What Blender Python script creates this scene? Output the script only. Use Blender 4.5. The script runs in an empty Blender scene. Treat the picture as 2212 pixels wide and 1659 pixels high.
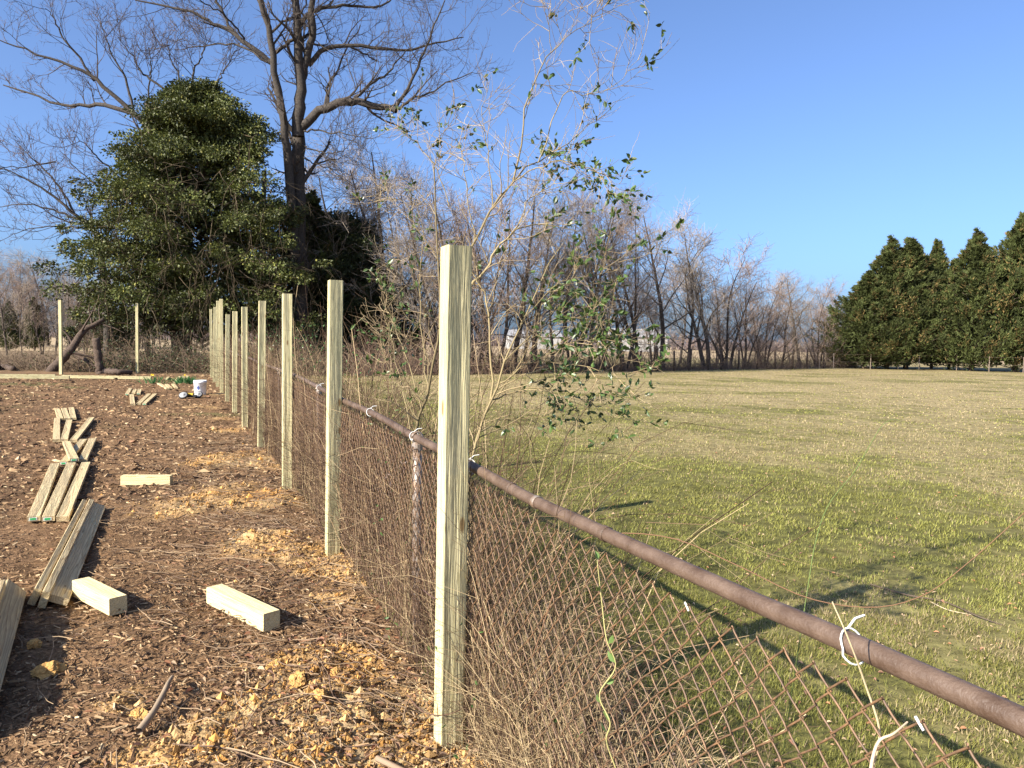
import bpy, math, random
import numpy as np
from mathutils import Matrix, Vector

rng = np.random.default_rng(11)
random.seed(11)
scene = bpy.context.scene
COL = scene.collection

# ------------------------------------------------------------------ camera
CAM_H = 1.47
PITCH = math.radians(3.07)
ROLL = math.radians(1.12)
F = 1661.0                      # focal length in units of a 2212 px wide picture
fwd = np.array([0, math.cos(PITCH), -math.sin(PITCH)])
up0 = np.array([0, math.sin(PITCH), math.cos(PITCH)])
rt0 = np.array([1.0, 0, 0])
rgt = math.cos(ROLL) * rt0 + math.sin(ROLL) * up0
upv = -math.sin(ROLL) * rt0 + math.cos(ROLL) * up0
cam_d = bpy.data.cameras.new('camera')
cam_d.sensor_width = 36.0
cam_d.lens = 36.0 * F / 2212.0
cam_d.clip_start = 0.05
cam_d.clip_end = 4000
cam = bpy.data.objects.new('camera', cam_d)
COL.objects.link(cam)
M = Matrix(((rgt[0], upv[0], -fwd[0], 0), (rgt[1], upv[1], -fwd[1], 0), (rgt[2], upv[2], -fwd[2], CAM_H), (0, 0, 0, 1)))
cam.matrix_world = M
scene.camera = cam

# ------------------------------------------------------------------ sky, sun, exposure
SUN_EL = math.radians(30)
SUN_TO = np.array([math.cos(math.radians(39)), math.sin(math.radians(39))])   # direction the shadows fall
world = bpy.data.worlds.new('World')
scene.world = world
world.use_nodes = True
wn = world.node_tree.nodes
wl = world.node_tree.links
wn.clear()
wo = wn.new('ShaderNodeOutputWorld')
wb = wn.new('ShaderNodeBackground')
sky = wn.new('ShaderNodeTexSky')
sky.sky_type = 'NISHITA'
sky.sun_disc = False
sky.sun_elevation = SUN_EL
# direction towards the sun (-SUN_TO); the node measures its rotation from +Y towards +X
sky.sun_rotation = math.atan2(-SUN_TO[0], -SUN_TO[1])
sky.air_density = 0.75
sky.dust_density = 2.6
sky.ozone_density = 10.0
sky.altitude = 20
wb.inputs['Strength'].default_value = 0.108
hs = wn.new('ShaderNodeHueSaturation')
hs.inputs['Hue'].default_value = 0.498
hs.inputs['Saturation'].default_value = 0.9
wl.new(sky.outputs[0], hs.inputs['Color'])
wl.new(hs.outputs[0], wb.inputs[0])
wl.new(wb.outputs[0], wo.inputs[0])
sun_d = bpy.data.lights.new('sun', 'SUN')
sun_d.energy = 5.0
sun_d.angle = math.radians(0.5)
sun_d.color = (1.0, 0.91, 0.77)
sun = bpy.data.objects.new('sun', sun_d)
COL.objects.link(sun)
sdir = Vector((SUN_TO[0] * math.cos(SUN_EL), SUN_TO[1] * math.cos(SUN_EL), -math.sin(SUN_EL)))
sun.rotation_euler = sdir.to_track_quat('-Z', 'Y').to_euler()
vs = scene.view_settings
vs.view_transform = 'Standard'
vs.look = 'None'
vs.gamma = 1
vs.exposure = 1.32
vs.use_curve_mapping = False
scene.render.film_transparent = False
try:
    scene.cycles.max_bounces = 6
    scene.cycles.transparent_max_bounces = 8
    scene.cycles.use_denoising = True
except Exception:
    pass


# ------------------------------------------------------------------ measuring helpers (photo survey -> metres)
def ray(px, py):
    return fwd + (px - 1106.0) / F * rgt - (py - 829.5) / F * upv


def G(px, py, z=0.0):
    d = ray(px, py)
    t = (z - CAM_H) / d[2]
    return np.array([d[0] * t, d[1] * t, z])


def D(px, py, Y):
    d = ray(px, py)
    t = Y / d[1]
    return np.array([d[0] * t, Y, CAM_H + d[2] * t])


# fence frame: fence plane X + FS*Y = FX ; u along the fence (away), n towards the lawn
FS, FX = 0.42, 1.045
FL = math.hypot(1, FS)
U = np.array([-FS / FL, 1 / FL])
N_ = np.array([1 / FL, FS / FL])
OR = np.array([FX / FL, FX / FL]) * 0 + N_ * (FX / FL)


def fd(x, y):                   # signed distance from fence plane (+ lawn, - yard)
    return (x + FS * y - FX) / FL


def fs_(x, y):
    return x * U[0] + y * U[1]


def sd(s, d):
    p = OR[:, None] + U[:, None] * np.atleast_1d(s) + N_[:, None] * np.atleast_1d(d)
    return p[0], p[1]


def on_fence(px, py, off=0.0):
    d = ray(px, py)
    t = (FX + off * FL) / (d[0] + FS * d[1])
    return np.array([d[0] * t, d[1] * t, CAM_H + d[2] * t])


# ------------------------------------------------------------------ noise
def _h(ix, iy, s):
    v = np.sin(ix * 127.1 + iy * 311.7 + s * 74.7) * 43758.5453
    return v - np.floor(v)


def vn(x, y, s=0.0):
    ix = np.floor(x); iy = np.floor(y)
    fx = x - ix; fy = y - iy
    fx = fx * fx * (3 - 2 * fx); fy = fy * fy * (3 - 2 * fy)
    a = _h(ix, iy, s); b = _h(ix + 1, iy, s); c = _h(ix, iy + 1, s); d = _h(ix + 1, iy + 1, s)
    return (a * (1 - fx) + b * fx) * (1 - fy) + (c * (1 - fx) + d * fx) * fy


def fbm(x, y, s=0.0, o=4):
    r = 0; a = 0.5; t = 0
    for k in range(o):
        r = r + a * vn(x * 2 ** k, y * 2 ** k, s + k * 3.1); t += a; a *= 0.5
    return r / t


def sstep(a, b, x):
    t = np.clip((x - a) / (b - a), 0, 1)
    return t * t * (3 - 2 * t)


# posts of the new fence: base pixel, top pixel (survey of the photograph)
POSTS = [(969, 1612, 533), (719, 1200, 606), (620, 1056, 635), (564, 968, 650), (529, 925, 663), (507, 892, 672.5),
         (491, 866, 679), (479, 850, 646), (470, 836, 650), (463, 826, 663), (457, 816, 668)]
POST_XY = [G(a, b) for a, b, c in POSTS]

# clay spoil: x, y, radius, height
CLAY = []
for (a, b, r, h) in [(640, 1190, .42, .10), (690, 1215, .30, .09), (560, 1170, .28, .06), (740, 1240, .25, .07), (600, 1090, .36, .09), (480, 1085, .45, .06), (400, 1100, .35, .04),
                     (540, 1060, .4, .07), (545, 985, .5, .07), (480, 1000, .5, .05), (510, 930, .5, .06), (470, 905, .5, .04), (430, 880, .6, .03), (900, 1640, .30, .07), (960, 1650, .22, .07),
                     (760, 1590, .30, .05), (650, 1480, .26, .05), (600, 1440, .17, .05), (840, 1560, .22, .03), (700, 1650, .35, .05), (450, 1640, .25, .025), (260, 1520, .14, .02), (560, 1560, .2, .03), (740, 1420, .2, .03),
                     (330, 1640, .18, .02), (490, 852, .6, .04), (1010, 1625, .12, .05), (600, 1010, .4, .06), (720, 1300, .2, .02)]:
    p = G(a, b)
    CLAY.append((p[0], p[1], r * 1.18, h * .42))


def clay_mask(x, y):
    m = np.zeros_like(x)
    for (cx, cy, r, h) in CLAY:
        m = m + np.exp(-((x - cx) ** 2 + (y - cy) ** 2) / (r * r) * 1.2)
    n = fbm(x * 3.3, y * 3.3, 5.0) * 0.75 + fbm(x * 14, y * 14, 9.0) * 0.45
    return np.clip(sstep(0.26, 0.92, np.clip(m, 0, 1.15) * 0.70 + (n - 0.62) * 1.4), 0, 1)


def HY0(x, y):
    r = np.hypot(x, y)
    z = 0.05 * (fbm(x * .45, y * .45, 1.0) - .5) + 0.035 * (fbm(x * 2.5, y * 2.5, 2.0) - .5)
    near = sstep(16, 5, r)
    z = z + near * (0.030 * (fbm(x * 11, y * 11, 3.0, 3) - .5))
    for (cx, cy, rr, h) in CLAY:
        z = z + h * np.exp(-((x - cx) ** 2 + (y - cy) ** 2) / (rr * rr))
    cm = clay_mask(x, y)
    z = z + near * cm * (0.075 * (fbm(x * 9, y * 9, 6.0, 4) - .45) + .022 * (vn(x * 38, y * 38, 8.0) - .5))
    return z


_PC = []
for _p in POST_XY[:5]:
    _PC.append((_p[0], _p[1], float(HY0(np.array([_p[0]]), np.array([_p[1]]))[0])))


def HY(x, y):                   # yard surface; level with the survey plane at the post feet
    z = HY0(x, y)
    for (cx, cy, h) in _PC:
        z = z - h * np.exp(-((x - cx) ** 2 + (y - cy) ** 2) / (.45 ** 2))
    return z


def HL(x, y):                   # lawn surface
    d = fd(x, y)
    z = 0.07 * (fbm(x * .25, y * .25, 21.0) - .5) + 0.018 * (fbm(x * 1.7, y * 1.7, 22.0) - .5)
    return z * sstep(0, .6, d) + 0.0


def H(x, y):
    x = np.asarray(x, float); y = np.asarray(y, float)
    return np.where(fd(x, y) < 0.02, HY(x, y), HL(x, y))


def tan_mask(x, y):
    r = np.hypot(x, y)
    n = fbm(x * .45, y * .45, 31.0) * .46 + fbm(x * 2.4, y * 2.4, 33.0) * .34 + fbm(x * 8, y * 8, 35.0) * .20
    t = sstep(.42, .66, n + .13 * sstep(6.0, 15, r) + .05 * sstep(15, 40, r) - .06)
    return t


# ------------------------------------------------------------------ mesh builder
class MB:
    def __init__(s):
        s.v = []; s.q = []; s.t = []; s.c = []; s.n = 0; s.qm = []; s.tm = []

    def add(s, v, q=None, t=None, col=(1, 1, 1), mat=0):
        v = np.asarray(v, float).reshape(-1, 3)
        s.v.append(v)
        c = np.asarray(col, float)
        if c.ndim == 1:
            c = np.repeat(c[None], len(v), 0)
        s.c.append(c.reshape(-1, 3))
        if q is not None and len(q):
            q = np.asarray(q, int).reshape(-1, 4); s.q.append(q + s.n); s.qm.append(np.full(len(q), mat))
        if t is not None and len(t):
            t = np.asarray(t, int).reshape(-1, 3); s.t.append(t + s.n); s.tm.append(np.full(len(t), mat))
        s.n += len(v)

    def mesh(s, name, mats, smooth=False):
        v = np.concatenate(s.v); c = np.concatenate(s.c)
        q = np.concatenate(s.q) if s.q else np.zeros((0, 4), int)
        t = np.concatenate(s.t) if s.t else np.zeros((0, 3), int)
        me = bpy.data.meshes.new(name)
        me.vertices.add(len(v)); me.vertices.foreach_set('co', v.astype(np.float32).ravel())
        li = np.concatenate([q.ravel(), t.ravel()]).astype(np.int32)
        me.loops.add(len(li)); me.loops.foreach_set('vertex_index', li)
        np_ = len(q) + len(t)
        ls = np.concatenate([np.arange(len(q)) * 4, len(q) * 4 + np.arange(len(t)) * 3]).astype(np.int32)
        me.polygons.add(np_); me.polygons.foreach_set('loop_start', ls)
        mi = np.concatenate(([np.zeros(0)] + s.qm + s.tm)).astype(np.int32)
        for m in (mats if isinstance(mats, (list, tuple)) else [mats]):
            me.materials.append(m)
        me.polygons.foreach_set('material_index', mi)
        me.polygons.foreach_set('use_smooth', np.full(np_, smooth))
        a = me.attributes.new('Col', 'FLOAT_COLOR', 'POINT')
        a.data.foreach_set('color', np.concatenate([c, np.ones((len(c), 1))], 1).astype(np.float32).ravel())
        me.update(calc_edges=True)
        return me

    def obj(s, name, mats, parent=None, smooth=False, loc=None):
        me = s.mesh(name, mats, smooth)
        return link(name, me, parent, loc)


def link(name, me, parent=None, loc=None):
    o = bpy.data.objects.new(name, me)
    COL.objects.link(o)
    if parent is not None:
        o.parent = parent
    if loc is not None:
        o.location = loc
    return o


def tag(o, label=None, cat=None, group=None, kind=None):
    if label: o['label'] = label
    if cat: o['category'] = cat
    if group: o['group'] = group
    if kind: o['kind'] = kind
    return o


def thing(name, label, cat, loc=(0, 0, 0), rz=0.0, group=None):
    o = bpy.data.objects.new(name, None)
    o.empty_display_size = .2
    COL.objects.link(o)
    o.location = loc; o.rotation_euler = (0, 0, rz)
    return tag(o, label, cat, group)


def copy_tree(root):
    r = root.copy(); COL.objects.link(r)
    for ch in root.children:
        c = ch.copy(); COL.objects.link(c); c.parent = r
        for g in ch.children:
            d = g.copy(); COL.objects.link(d); d.parent = c
    return r


def norm(a):
    return a / np.maximum(np.linalg.norm(a, axis=-1, keepdims=True), 1e-9)


def tubes(mb, P, R, S=3, col=(1, 1, 1), cap=False, mat=0):
    """P (N,K,3) polylines, R (N,K) radii -> tubes; col (3,), (N,3) or (N,K,3)"""
    P = np.asarray(P, float)
    if P.ndim == 2:
        P = P[None]
    N, K, _ = P.shape
    R = np.broadcast_to(np.asarray(R, float), (N, K))
    T = norm(np.gradient(P, axis=1))
    m = norm(P[:, -1] - P[:, 0])
    ref = np.where(np.abs(m[:, 2:3]) > .8, np.array([[1.0, .2, 0]]), np.array([[0, 0, 1.0]]))[:, None, :]
    A = norm(np.cross(T, np.broadcast_to(ref, T.shape)))
    B = np.cross(T, A)
    an = np.arange(S) / S * 2 * np.pi
    V = P[:, :, None, :] + R[:, :, None, None] * (np.cos(an)[None, None, :, None] * A[:, :, None, :] + np.sin(an)[None, None, :, None] * B[:, :, None, :])
    i = np.arange(N)[:, None, None] * K * S
    k = np.arange(K - 1)[None, :, None] * S
    j = np.arange(S)[None, None, :]
    j2 = (j + 1) % S
    q = np.stack(np.broadcast_arrays(i + k + j, i + k + j2, i + k + S + j2, i + k + S + j), -1)
    c = np.asarray(col, float)
    if c.ndim == 2:
        c = c[:, None, None, :]
    elif c.ndim == 3:
        c = c[:, :, None, :]
    c = np.broadcast_to(c, V.shape)
    t = None
    if cap:
        tl = []
        for n in range(N):
            for e, f in ((0, 1), (K - 1, 0)):
                b = n * K * S + e * S
                for w in range(1, S - 1):
                    tl.append((b, b + w + 1, b + w) if f else (b, b + w, b + w + 1))
        t = np.array(tl)
    mb.add(V, q=q, t=t, col=c.reshape(-1, 3), mat=mat)


def resample(P, K):
    P = np.asarray(P, float)
    # Catmull-Rom through the points
    Q = np.vstack([2 * P[0] - P[1], P, 2 * P[-1] - P[-2]])
    n = len(P) - 1
    u = np.linspace(0, n - 1e-6, K)
    i = u.astype(int); t = (u - i)[:, None]
    p0, p1, p2, p3 = Q[i], Q[i + 1], Q[i + 2], Q[i + 3]
    return .5 * (2 * p1 + (p2 - p0) * t + (2 * p0 - 5 * p1 + 4 * p2 - p3) * t ** 2 + (3 * p1 - p0 - 3 * p2 + p3) * t ** 3)


def children(P, R, n, trange, length, ang, K, ratio, up=0.0, wig=.15, tip=.35, rmin=.001, rng=rng, lenpow=0.0):
    """n side branches on each parent polyline"""
    N, Kp, _ = P.shape
    t = (np.arange(n)[None, :] + rng.random((N, n))) / n
    t = trange[0] + t * (trange[1] - trange[0])
    f = t * (Kp - 1); i = np.minimum(f.astype(int), Kp - 2); w = (f - i)[..., None]
    a = np.arange(N)[:, None]
    p = P[a, i] * (1 - w) + P[a, i + 1] * w
    r = R[a, i] * (1 - w[..., 0]) + R[a, i + 1] * w[..., 0]
    tg = norm(P[a, i + 1] - P[a, i])
    rd = norm(np.cross(tg, rng.normal(size=tg.shape)))
    th = np.radians(rng.uniform(ang[0], ang[1], t.shape))[..., None]
    d = np.cos(th) * tg + np.sin(th) * rd
    L = rng.uniform(length[0], length[1], t.shape) * (1 - lenpow * t)
    p = p.reshape(-1, 3); d = norm(d.reshape(-1, 3)); L = L.reshape(-1); r0 = np.maximum(r.reshape(-1) * ratio, rmin)
    out = np.zeros((len(p), K, 3)); out[:, 0] = p
    for k in range(1, K):
        d = norm(d + wig * rng.normal(size=d.shape) + np.array([0, 0, up]))
        out[:, k] = out[:, k - 1] + d * (L / (K - 1))[:, None]
    rad = np.maximum(r0[:, None] * np.linspace(1, tip, K)[None], rmin * .6)
    return out, rad


def leaves(mb, C, Dr, L, W, col, fold=.25, up=None, mat=0, detail=False):
    """leaf blades at C pointing along Dr"""
    N = len(C)
    Dr = norm(Dr)
    nr = rng.normal(size=(N, 3)) if up is None else up
    S = norm(np.cross(Dr, nr)); Nn = np.cross(S, Dr)
    L = np.broadcast_to(L, (N,))[:, None]; W = np.broadcast_to(W, (N,))[:, None]
    col = np.asarray(col, float)
    if not detail:
        a = C; b = C + Dr * L * .45 + S * W * .5 + Nn * W * fold
        c = C + Dr * L; d = C + Dr * L * .45 - S * W * .5 + Nn * W * fold
        V = np.stack([a, b, c, d], 1)
        i = np.arange(N)[:, None] * 4
        t = np.concatenate([i + np.array([[0, 1, 2]]), i + np.array([[0, 2, 3]])], 0)
        k = 4
    else:
        m1 = C + Dr * L * .33; m2 = C + Dr * L * .68 - Nn * L * .03
        V = np.stack([C, m1 + S * W * .45 + Nn * W * fold, m2 + S * W * .42 + Nn * W * fold, C + Dr * L - Nn * L * .1,
                      m2 - S * W * .42 + Nn * W * fold, m1 - S * W * .45 + Nn * W * fold, m1, m2], 1)
        i = np.arange(N)[:, None] * 8
        t = np.concatenate([i + np.array([x]) for x in ((0, 1, 6), (0, 6, 5), (1, 2, 7), (1, 7, 6), (6, 7, 4), (6, 4, 5), (2, 3, 7), (7, 3, 4))], 0)
        k = 8
    if col.ndim == 2:
        col = np.repeat(col, k, 0)
    mb.add(V, t=t, col=col, mat=mat)


def boxmesh(mb, x, y, z, cx=0, cy=0, cz=0, bev=.003, col=(1, 1, 1), mat=0):
    """box x*y*z with bevelled long edges, centred"""
    hx, hy, hz = x / 2, y / 2, z / 2
    b = min(bev, hx * .4, hy * .4, hz * .4)
    pr = [(-hy + b, -hz), (hy - b, -hz), (hy, -hz + b), (hy, hz - b), (hy - b, hz), (-hy + b, hz), (-hy, hz - b), (-hy, -hz + b)]
    v = [(cx + sx * hx, cy + p[0], cz + p[1]) for sx in (-1, 1) for p in pr]
    q = [(i, (i + 1) % 8, (i + 1) % 8 + 8, i + 8) for i in range(8)]
    t = [(0, i + 1, i) for i in range(1, 7)] + [(8, 8 + i, 9 + i) for i in range(1, 7)]
    mb.add(v, q=q, t=t, col=col, mat=mat)


# ------------------------------------------------------------------ materials
def mat(name, col=(.5, .5, .5), rough=.8, attr=False, nscale=0.0, namt=.3, bump=0.0, bscale=60, spec=.3, metal=0.0, transl=0.0, coord='Object', col2=None, detail=4):
    m = bpy.data.materials.new(name)
    m.use_nodes = True
    nt = m.node_tree; N = nt.nodes; Lk = nt.links
    b = N['Principled BSDF']
    b.inputs['Roughness'].default_value = rough
    b.inputs['Specular IOR Level'].default_value = spec
    b.inputs['Metallic'].default_value = metal
    tc = N.new('ShaderNodeTexCoord')
    out = None
    if attr:
        a = N.new('ShaderNodeAttribute'); a.attribute_name = 'Col'
        out = a.outputs['Color']
    else:
        r = N.new('ShaderNodeRGB'); r.outputs[0].default_value = (*col, 1); out = r.outputs[0]
    if nscale:
        n = N.new('ShaderNodeTexNoise'); n.inputs['Scale'].default_value = nscale; n.inputs['Detail'].default_value = detail
        n.inputs['Roughness'].default_value = .65
        Lk.new(tc.outputs[coord], n.inputs['Vector'])
        if col2 is not None:
            cr = N.new('ShaderNodeValToRGB')
            cr.color_ramp.elements[0].position = .38; cr.color_ramp.elements[1].position = .62
            Lk.new(n.outputs['Fac'], cr.inputs[0])
            mx = N.new('ShaderNodeMix'); mx.data_type = 'RGBA'
            Lk.new(cr.outputs[0], mx.inputs['Factor']); Lk.new(out, mx.inputs['A']); mx.inputs['B'].default_value = (*col2, 1)
            out = mx.outputs['Result']
        else:
            mr = N.new('ShaderNodeMapRange')
            mr.inputs['From Min'].default_value = .3; mr.inputs['From Max'].default_value = .7
            mr.inputs['To Min'].default_value = 1 - namt; mr.inputs['To Max'].default_value = 1 + namt
            Lk.new(n.outputs['Fac'], mr.inputs['Value'])
            mx = N.new('ShaderNodeVectorMath'); mx.operation = 'SCALE'
            Lk.new(out, mx.inputs[0]); Lk.new(mr.outputs[0], mx.inputs['Scale'])
            out = mx.outputs[0]
    Lk.new(out, b.inputs['Base Color'])
    if bump:
        n2 = N.new('ShaderNodeTexNoise'); n2.inputs['Scale'].default_value = bscale; n2.inputs['Detail'].default_value = 5
        Lk.new(tc.outputs[coord], n2.inputs['Vector'])
        bp = N.new('ShaderNodeBump'); bp.inputs['Strength'].default_value = bump; bp.inputs['Distance'].default_value = .01
        Lk.new(n2.outputs['Fac'], bp.inputs['Height']); Lk.new(bp.outputs[0], b.inputs['Normal'])
    if transl:
        tr = N.new('ShaderNodeBsdfTranslucent'); Lk.new(out, tr.inputs['Color'])
        ms = N.new('ShaderNodeMixShader'); ms.inputs[0].default_value = transl
        Lk.new(b.outputs[0], ms.inputs[1]); Lk.new(tr.outputs[0], ms.inputs[2])
        Lk.new(ms.outputs[0], N['Material Output'].inputs[0])
    return m


def wood_mat(name, light, dark, green=.0, ring=26.0, rough=.75, knot=1.0):
    """sawn pine: growth rings running along local X, with per-object offset, knots and rough-sawn relief"""
    m = bpy.data.materials.new(name); m.use_nodes = True
    nt = m.node_tree; N = nt.nodes; Lk = nt.links; b = N['Principled BSDF']
    b.inputs['Roughness'].default_value = rough; b.inputs['Specular IOR Level'].default_value = .25
    tc = N.new('ShaderNodeTexCoord'); oi = N.new('ShaderNodeObjectInfo')
    of = N.new('ShaderNodeCombineXYZ')
    m1 = N.new('ShaderNodeMath'); m1.operation = 'MULTIPLY'; m1.inputs[1].default_value = 37.0
    Lk.new(oi.outputs['Random'], m1.inputs[0]); Lk.new(m1.outputs[0], of.inputs[0])
    m1b = N.new('ShaderNodeMath'); m1b.operation = 'MULTIPLY_ADD'; m1b.inputs[1].default_value = .12; m1b.inputs[2].default_value = -.1
    Lk.new(oi.outputs['Random'], m1b.inputs[0]); Lk.new(m1b.outputs[0], of.inputs[1])
    m1c = N.new('ShaderNodeMath'); m1c.operation = 'MULTIPLY_ADD'; m1c.inputs[1].default_value = -.07; m1c.inputs[2].default_value = -.02
    Lk.new(oi.outputs['Random'], m1c.inputs[0]); Lk.new(m1c.outputs[0], of.inputs[2])
    ad = N.new('ShaderNodeVectorMath'); ad.operation = 'ADD'
    Lk.new(tc.outputs['Object'], ad.inputs[0]); Lk.new(of.outputs[0], ad.inputs[1])
    mp = N.new('ShaderNodeMapping'); mp.inputs['Scale'].default_value = (.06, 1, 1)
    Lk.new(ad.outputs[0], mp.inputs['Vector'])
    # low-frequency warp makes cathedral figures
    nz = N.new('ShaderNodeTexNoise'); nz.inputs['Scale'].default_value = 14; nz.inputs['Detail'].default_value = 3.5
    Lk.new(mp.outputs[0], nz.inputs['Vector'])
    sc = N.new('ShaderNodeVectorMath'); sc.operation = 'SCALE'; sc.inputs['Scale'].default_value = .085
    Lk.new(nz.outputs['Color'], sc.inputs[0])
    a2 = N.new('ShaderNodeVectorMath'); a2.operation = 'ADD'
    Lk.new(mp.outputs[0], a2.inputs[0]); Lk.new(sc.outputs[0], a2.inputs[1])
    wv = N.new('ShaderNodeTexWave'); wv.wave_type = 'RINGS'; wv.rings_direction = 'X'; wv.wave_profile = 'SAW'
    wv.inputs['Scale'].default_value = ring; wv.inputs['Distortion'].default_value = 1.2; wv.inputs['Detail'].default_value = 2
    wv.inputs['Detail Scale'].default_value = 1.5
    Lk.new(a2.outputs[0], wv.inputs['Vector'])
    cr = N.new('ShaderNodeValToRGB')
    e = cr.color_ramp.elements
    e[0].position = 0.0; e[0].color = (*light, 1)
    e[1].position = .78; e[1].color = (*[l * .55 + d * .45 for l, d in zip(light, dark)], 1)
    x = e.new(.93); x.color = (*dark, 1)
    x = e.new(1.0); x.color = (*light, 1)
    Lk.new(wv.outputs['Fac'], cr.inputs[0])
    # blotches of preservative
    n2 = N.new('ShaderNodeTexNoise'); n2.inputs['Scale'].default_value = 6; n2.inputs['Detail'].default_value = 5
    mp2 = N.new('ShaderNodeMapping'); mp2.inputs['Scale'].default_value = (.35, 1.6, 1.6)
    Lk.new(ad.outputs[0], mp2.inputs['Vector']); Lk.new(mp2.outputs[0], n2.inputs['Vector'])
    mr = N.new('ShaderNodeMapRange'); mr.inputs['From Min'].default_value = .42; mr.inputs['From Max'].default_value = .72
    mr.inputs['To Max'].default_value = .5 + green
    Lk.new(n2.outputs['Fac'], mr.inputs['Value'])
    mx = N.new('ShaderNodeMix'); mx.data_type = 'RGBA'
    Lk.new(mr.outputs[0], mx.inputs['Factor']); Lk.new(cr.outputs[0], mx.inputs['A'])
    mx.inputs['B'].default_value = (.40, .385, .21, 1)
    # fine fibres
    n3 = N.new('ShaderNodeTexNoise'); n3.inputs['Scale'].default_value = 260; n3.inputs['Detail'].default_value = 3
    mp3 = N.new('ShaderNodeMapping'); mp3.inputs['Scale'].default_value = (.03, 1, 1)
    Lk.new(ad.outputs[0], mp3.inputs['Vector']); Lk.new(mp3.outputs[0], n3.inputs['Vector'])
    mr3 = N.new('ShaderNodeMapRange'); mr3.inputs['From Min'].default_value = .3; mr3.inputs['From Max'].default_value = .7
    mr3.inputs['To Min'].default_value = .70; mr3.inputs['To Max'].default_value = 1.12
    Lk.new(n3.outputs['Fac'], mr3.inputs['Value'])
    # per-object tone
    mt = N.new('ShaderNodeMath'); mt.operation = 'MULTIPLY_ADD'; mt.inputs[1].default_value = .26; mt.inputs[2].default_value = .86
    Lk.new(oi.outputs['Random'], mt.inputs[0])
    mm = N.new('ShaderNodeMath'); mm.operation = 'MULTIPLY'
    Lk.new(mr3.outputs[0], mm.inputs[0]); Lk.new(mt.outputs[0], mm.inputs[1])
    s2 = N.new('ShaderNodeVectorMath'); s2.operation = 'SCALE'
    Lk.new(mx.outputs['Result'], s2.inputs[0]); Lk.new(mm.outputs[0], s2.inputs['Scale'])
    # knots
    vo = N.new('ShaderNodeTexVoronoi'); vo.inputs['Scale'].default_value = 6.0; vo.feature = 'F1'
    mpk = N.new('ShaderNodeMapping'); mpk.inputs['Scale'].default_value = (.75, 2.2, 2.2)
    Lk.new(ad.outputs[0], mpk.inputs['Vector']); Lk.new(mpk.outputs[0], vo.inputs['Vector'])
    rk = N.new('ShaderNodeMapRange'); rk.inputs['From Min'].default_value = .10 * knot; rk.inputs['From Max'].default_value = .17 * knot
    rk.inputs['To Min'].default_value = 1.0; rk.inputs['To Max'].default_value = 0.0
    Lk.new(vo.outputs['Distance'], rk.inputs['Value'])
    mk = N.new('ShaderNodeMix'); mk.data_type = 'RGBA'
    Lk.new(rk.outputs[0], mk.inputs['Factor']); Lk.new(s2.outputs[0], mk.inputs['A']); mk.inputs['B'].default_value = (.22, .145, .06, 1)
    Lk.new(mk.outputs['Result'], b.inputs['Base Color'])
    bp = N.new('ShaderNodeBump'); bp.inputs['Strength'].default_value = .8; bp.inputs['Distance'].default_value = .004
    ma = N.new('ShaderNodeMath'); ma.operation = 'ADD'
    Lk.new(n3.outputs['Fac'], ma.inputs[0]); Lk.new(wv.outputs['Fac'], ma.inputs[1])
    Lk.new(ma.outputs[0], bp.inputs['Height']); Lk.new(bp.outputs[0], b.inputs['Normal'])
    return m


M_POST = wood_mat('treated_post_wood', (.60, .53, .30), (.36, .31, .15), green=.15, ring=34)
M_BOARD = wood_mat('treated_board_wood', (.60, .475, .265), (.30, .20, .095), green=-.3, ring=22, knot=.45)
M_BLOCK = wood_mat('fresh_cut_wood', (.60, .51, .29), (.44, .34, .16), green=-.3, ring=24, knot=.7)
M_SOIL = mat('yard_soil', attr=True, rough=.95, nscale=55, namt=.45, bump=.9, bscale=70, spec=.1, coord='Object')
M_LAWN = mat('lawn_turf', attr=True, rough=.95, nscale=9, namt=.55, bump=.8, bscale=40, spec=.1, detail=8)
M_FIELD = mat('dry_field', (.36, .27, .16), .95, nscale=.35, namt=.3, spec=.1, detail=8)
M_CHIP = mat('wood_chips', attr=True, rough=.85, spec=.2)
M_CLAY = mat('clay_clods', attr=True, rough=.95, nscale=90, namt=.25, bump=.6, bscale=200, spec=.1)
M_GRASS = mat('grass_blades', attr=True, rough=.6, spec=.25, transl=.3)
M_LEAF = mat('shrub_leaves', attr=True, rough=.38, spec=.5, transl=.22)
M_HOLLY = mat('evergreen_leaves', attr=True, rough=.5, spec=.35, transl=.15)
M_CEDAR = mat('cedar_foliage', attr=True, rough=.7, spec=.2, transl=.1)
M_DRYLEAF = mat('dry_leaves', attr=True, rough=.75, spec=.2, transl=.12)
M_TWIG = mat('twigs', attr=True, rough=.8, spec=.15)
M_BARK = mat('bark', attr=True, rough=.9, nscale=14, namt=.45, bump=1.0, bscale=22, spec=.15)
M_RUST = mat('rusty_pipe', (.066, .040, .025), .5, nscale=13, col2=(.125, .085, .06), detail=9, bump=.25, bscale=180, spec=.45)
M_GALV = mat('weathered_galvanised_steel', (.27, .24, .21), .5, nscale=25, col2=(.20, .125, .075), metal=.35, spec=.5)
M_WIRE = mat('rusty_wire', (.19, .105, .05), .55, nscale=45, col2=(.09, .056, .034), spec=.45)
M_WHITE = mat('white_plastic', (.78, .78, .76), .4, spec=.5, nscale=30, namt=.06)
M_BLUE = mat('blue_print', (.06, .10, .30), .5)
M_GREEN = mat('green_tag', (.05, .42, .13), .5)
M_PAPER = mat('white_tag', (.75, .75, .70), .6)
M_BLACK = mat('black_rubber', (.02, .02, .02), .6)
M_GREY = mat('grey_disc', (.33, .33, .32), .5, nscale=40, namt=.15)
M_YELLOW = mat('yellow_body', (.55, .38, .04), .5)
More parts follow.
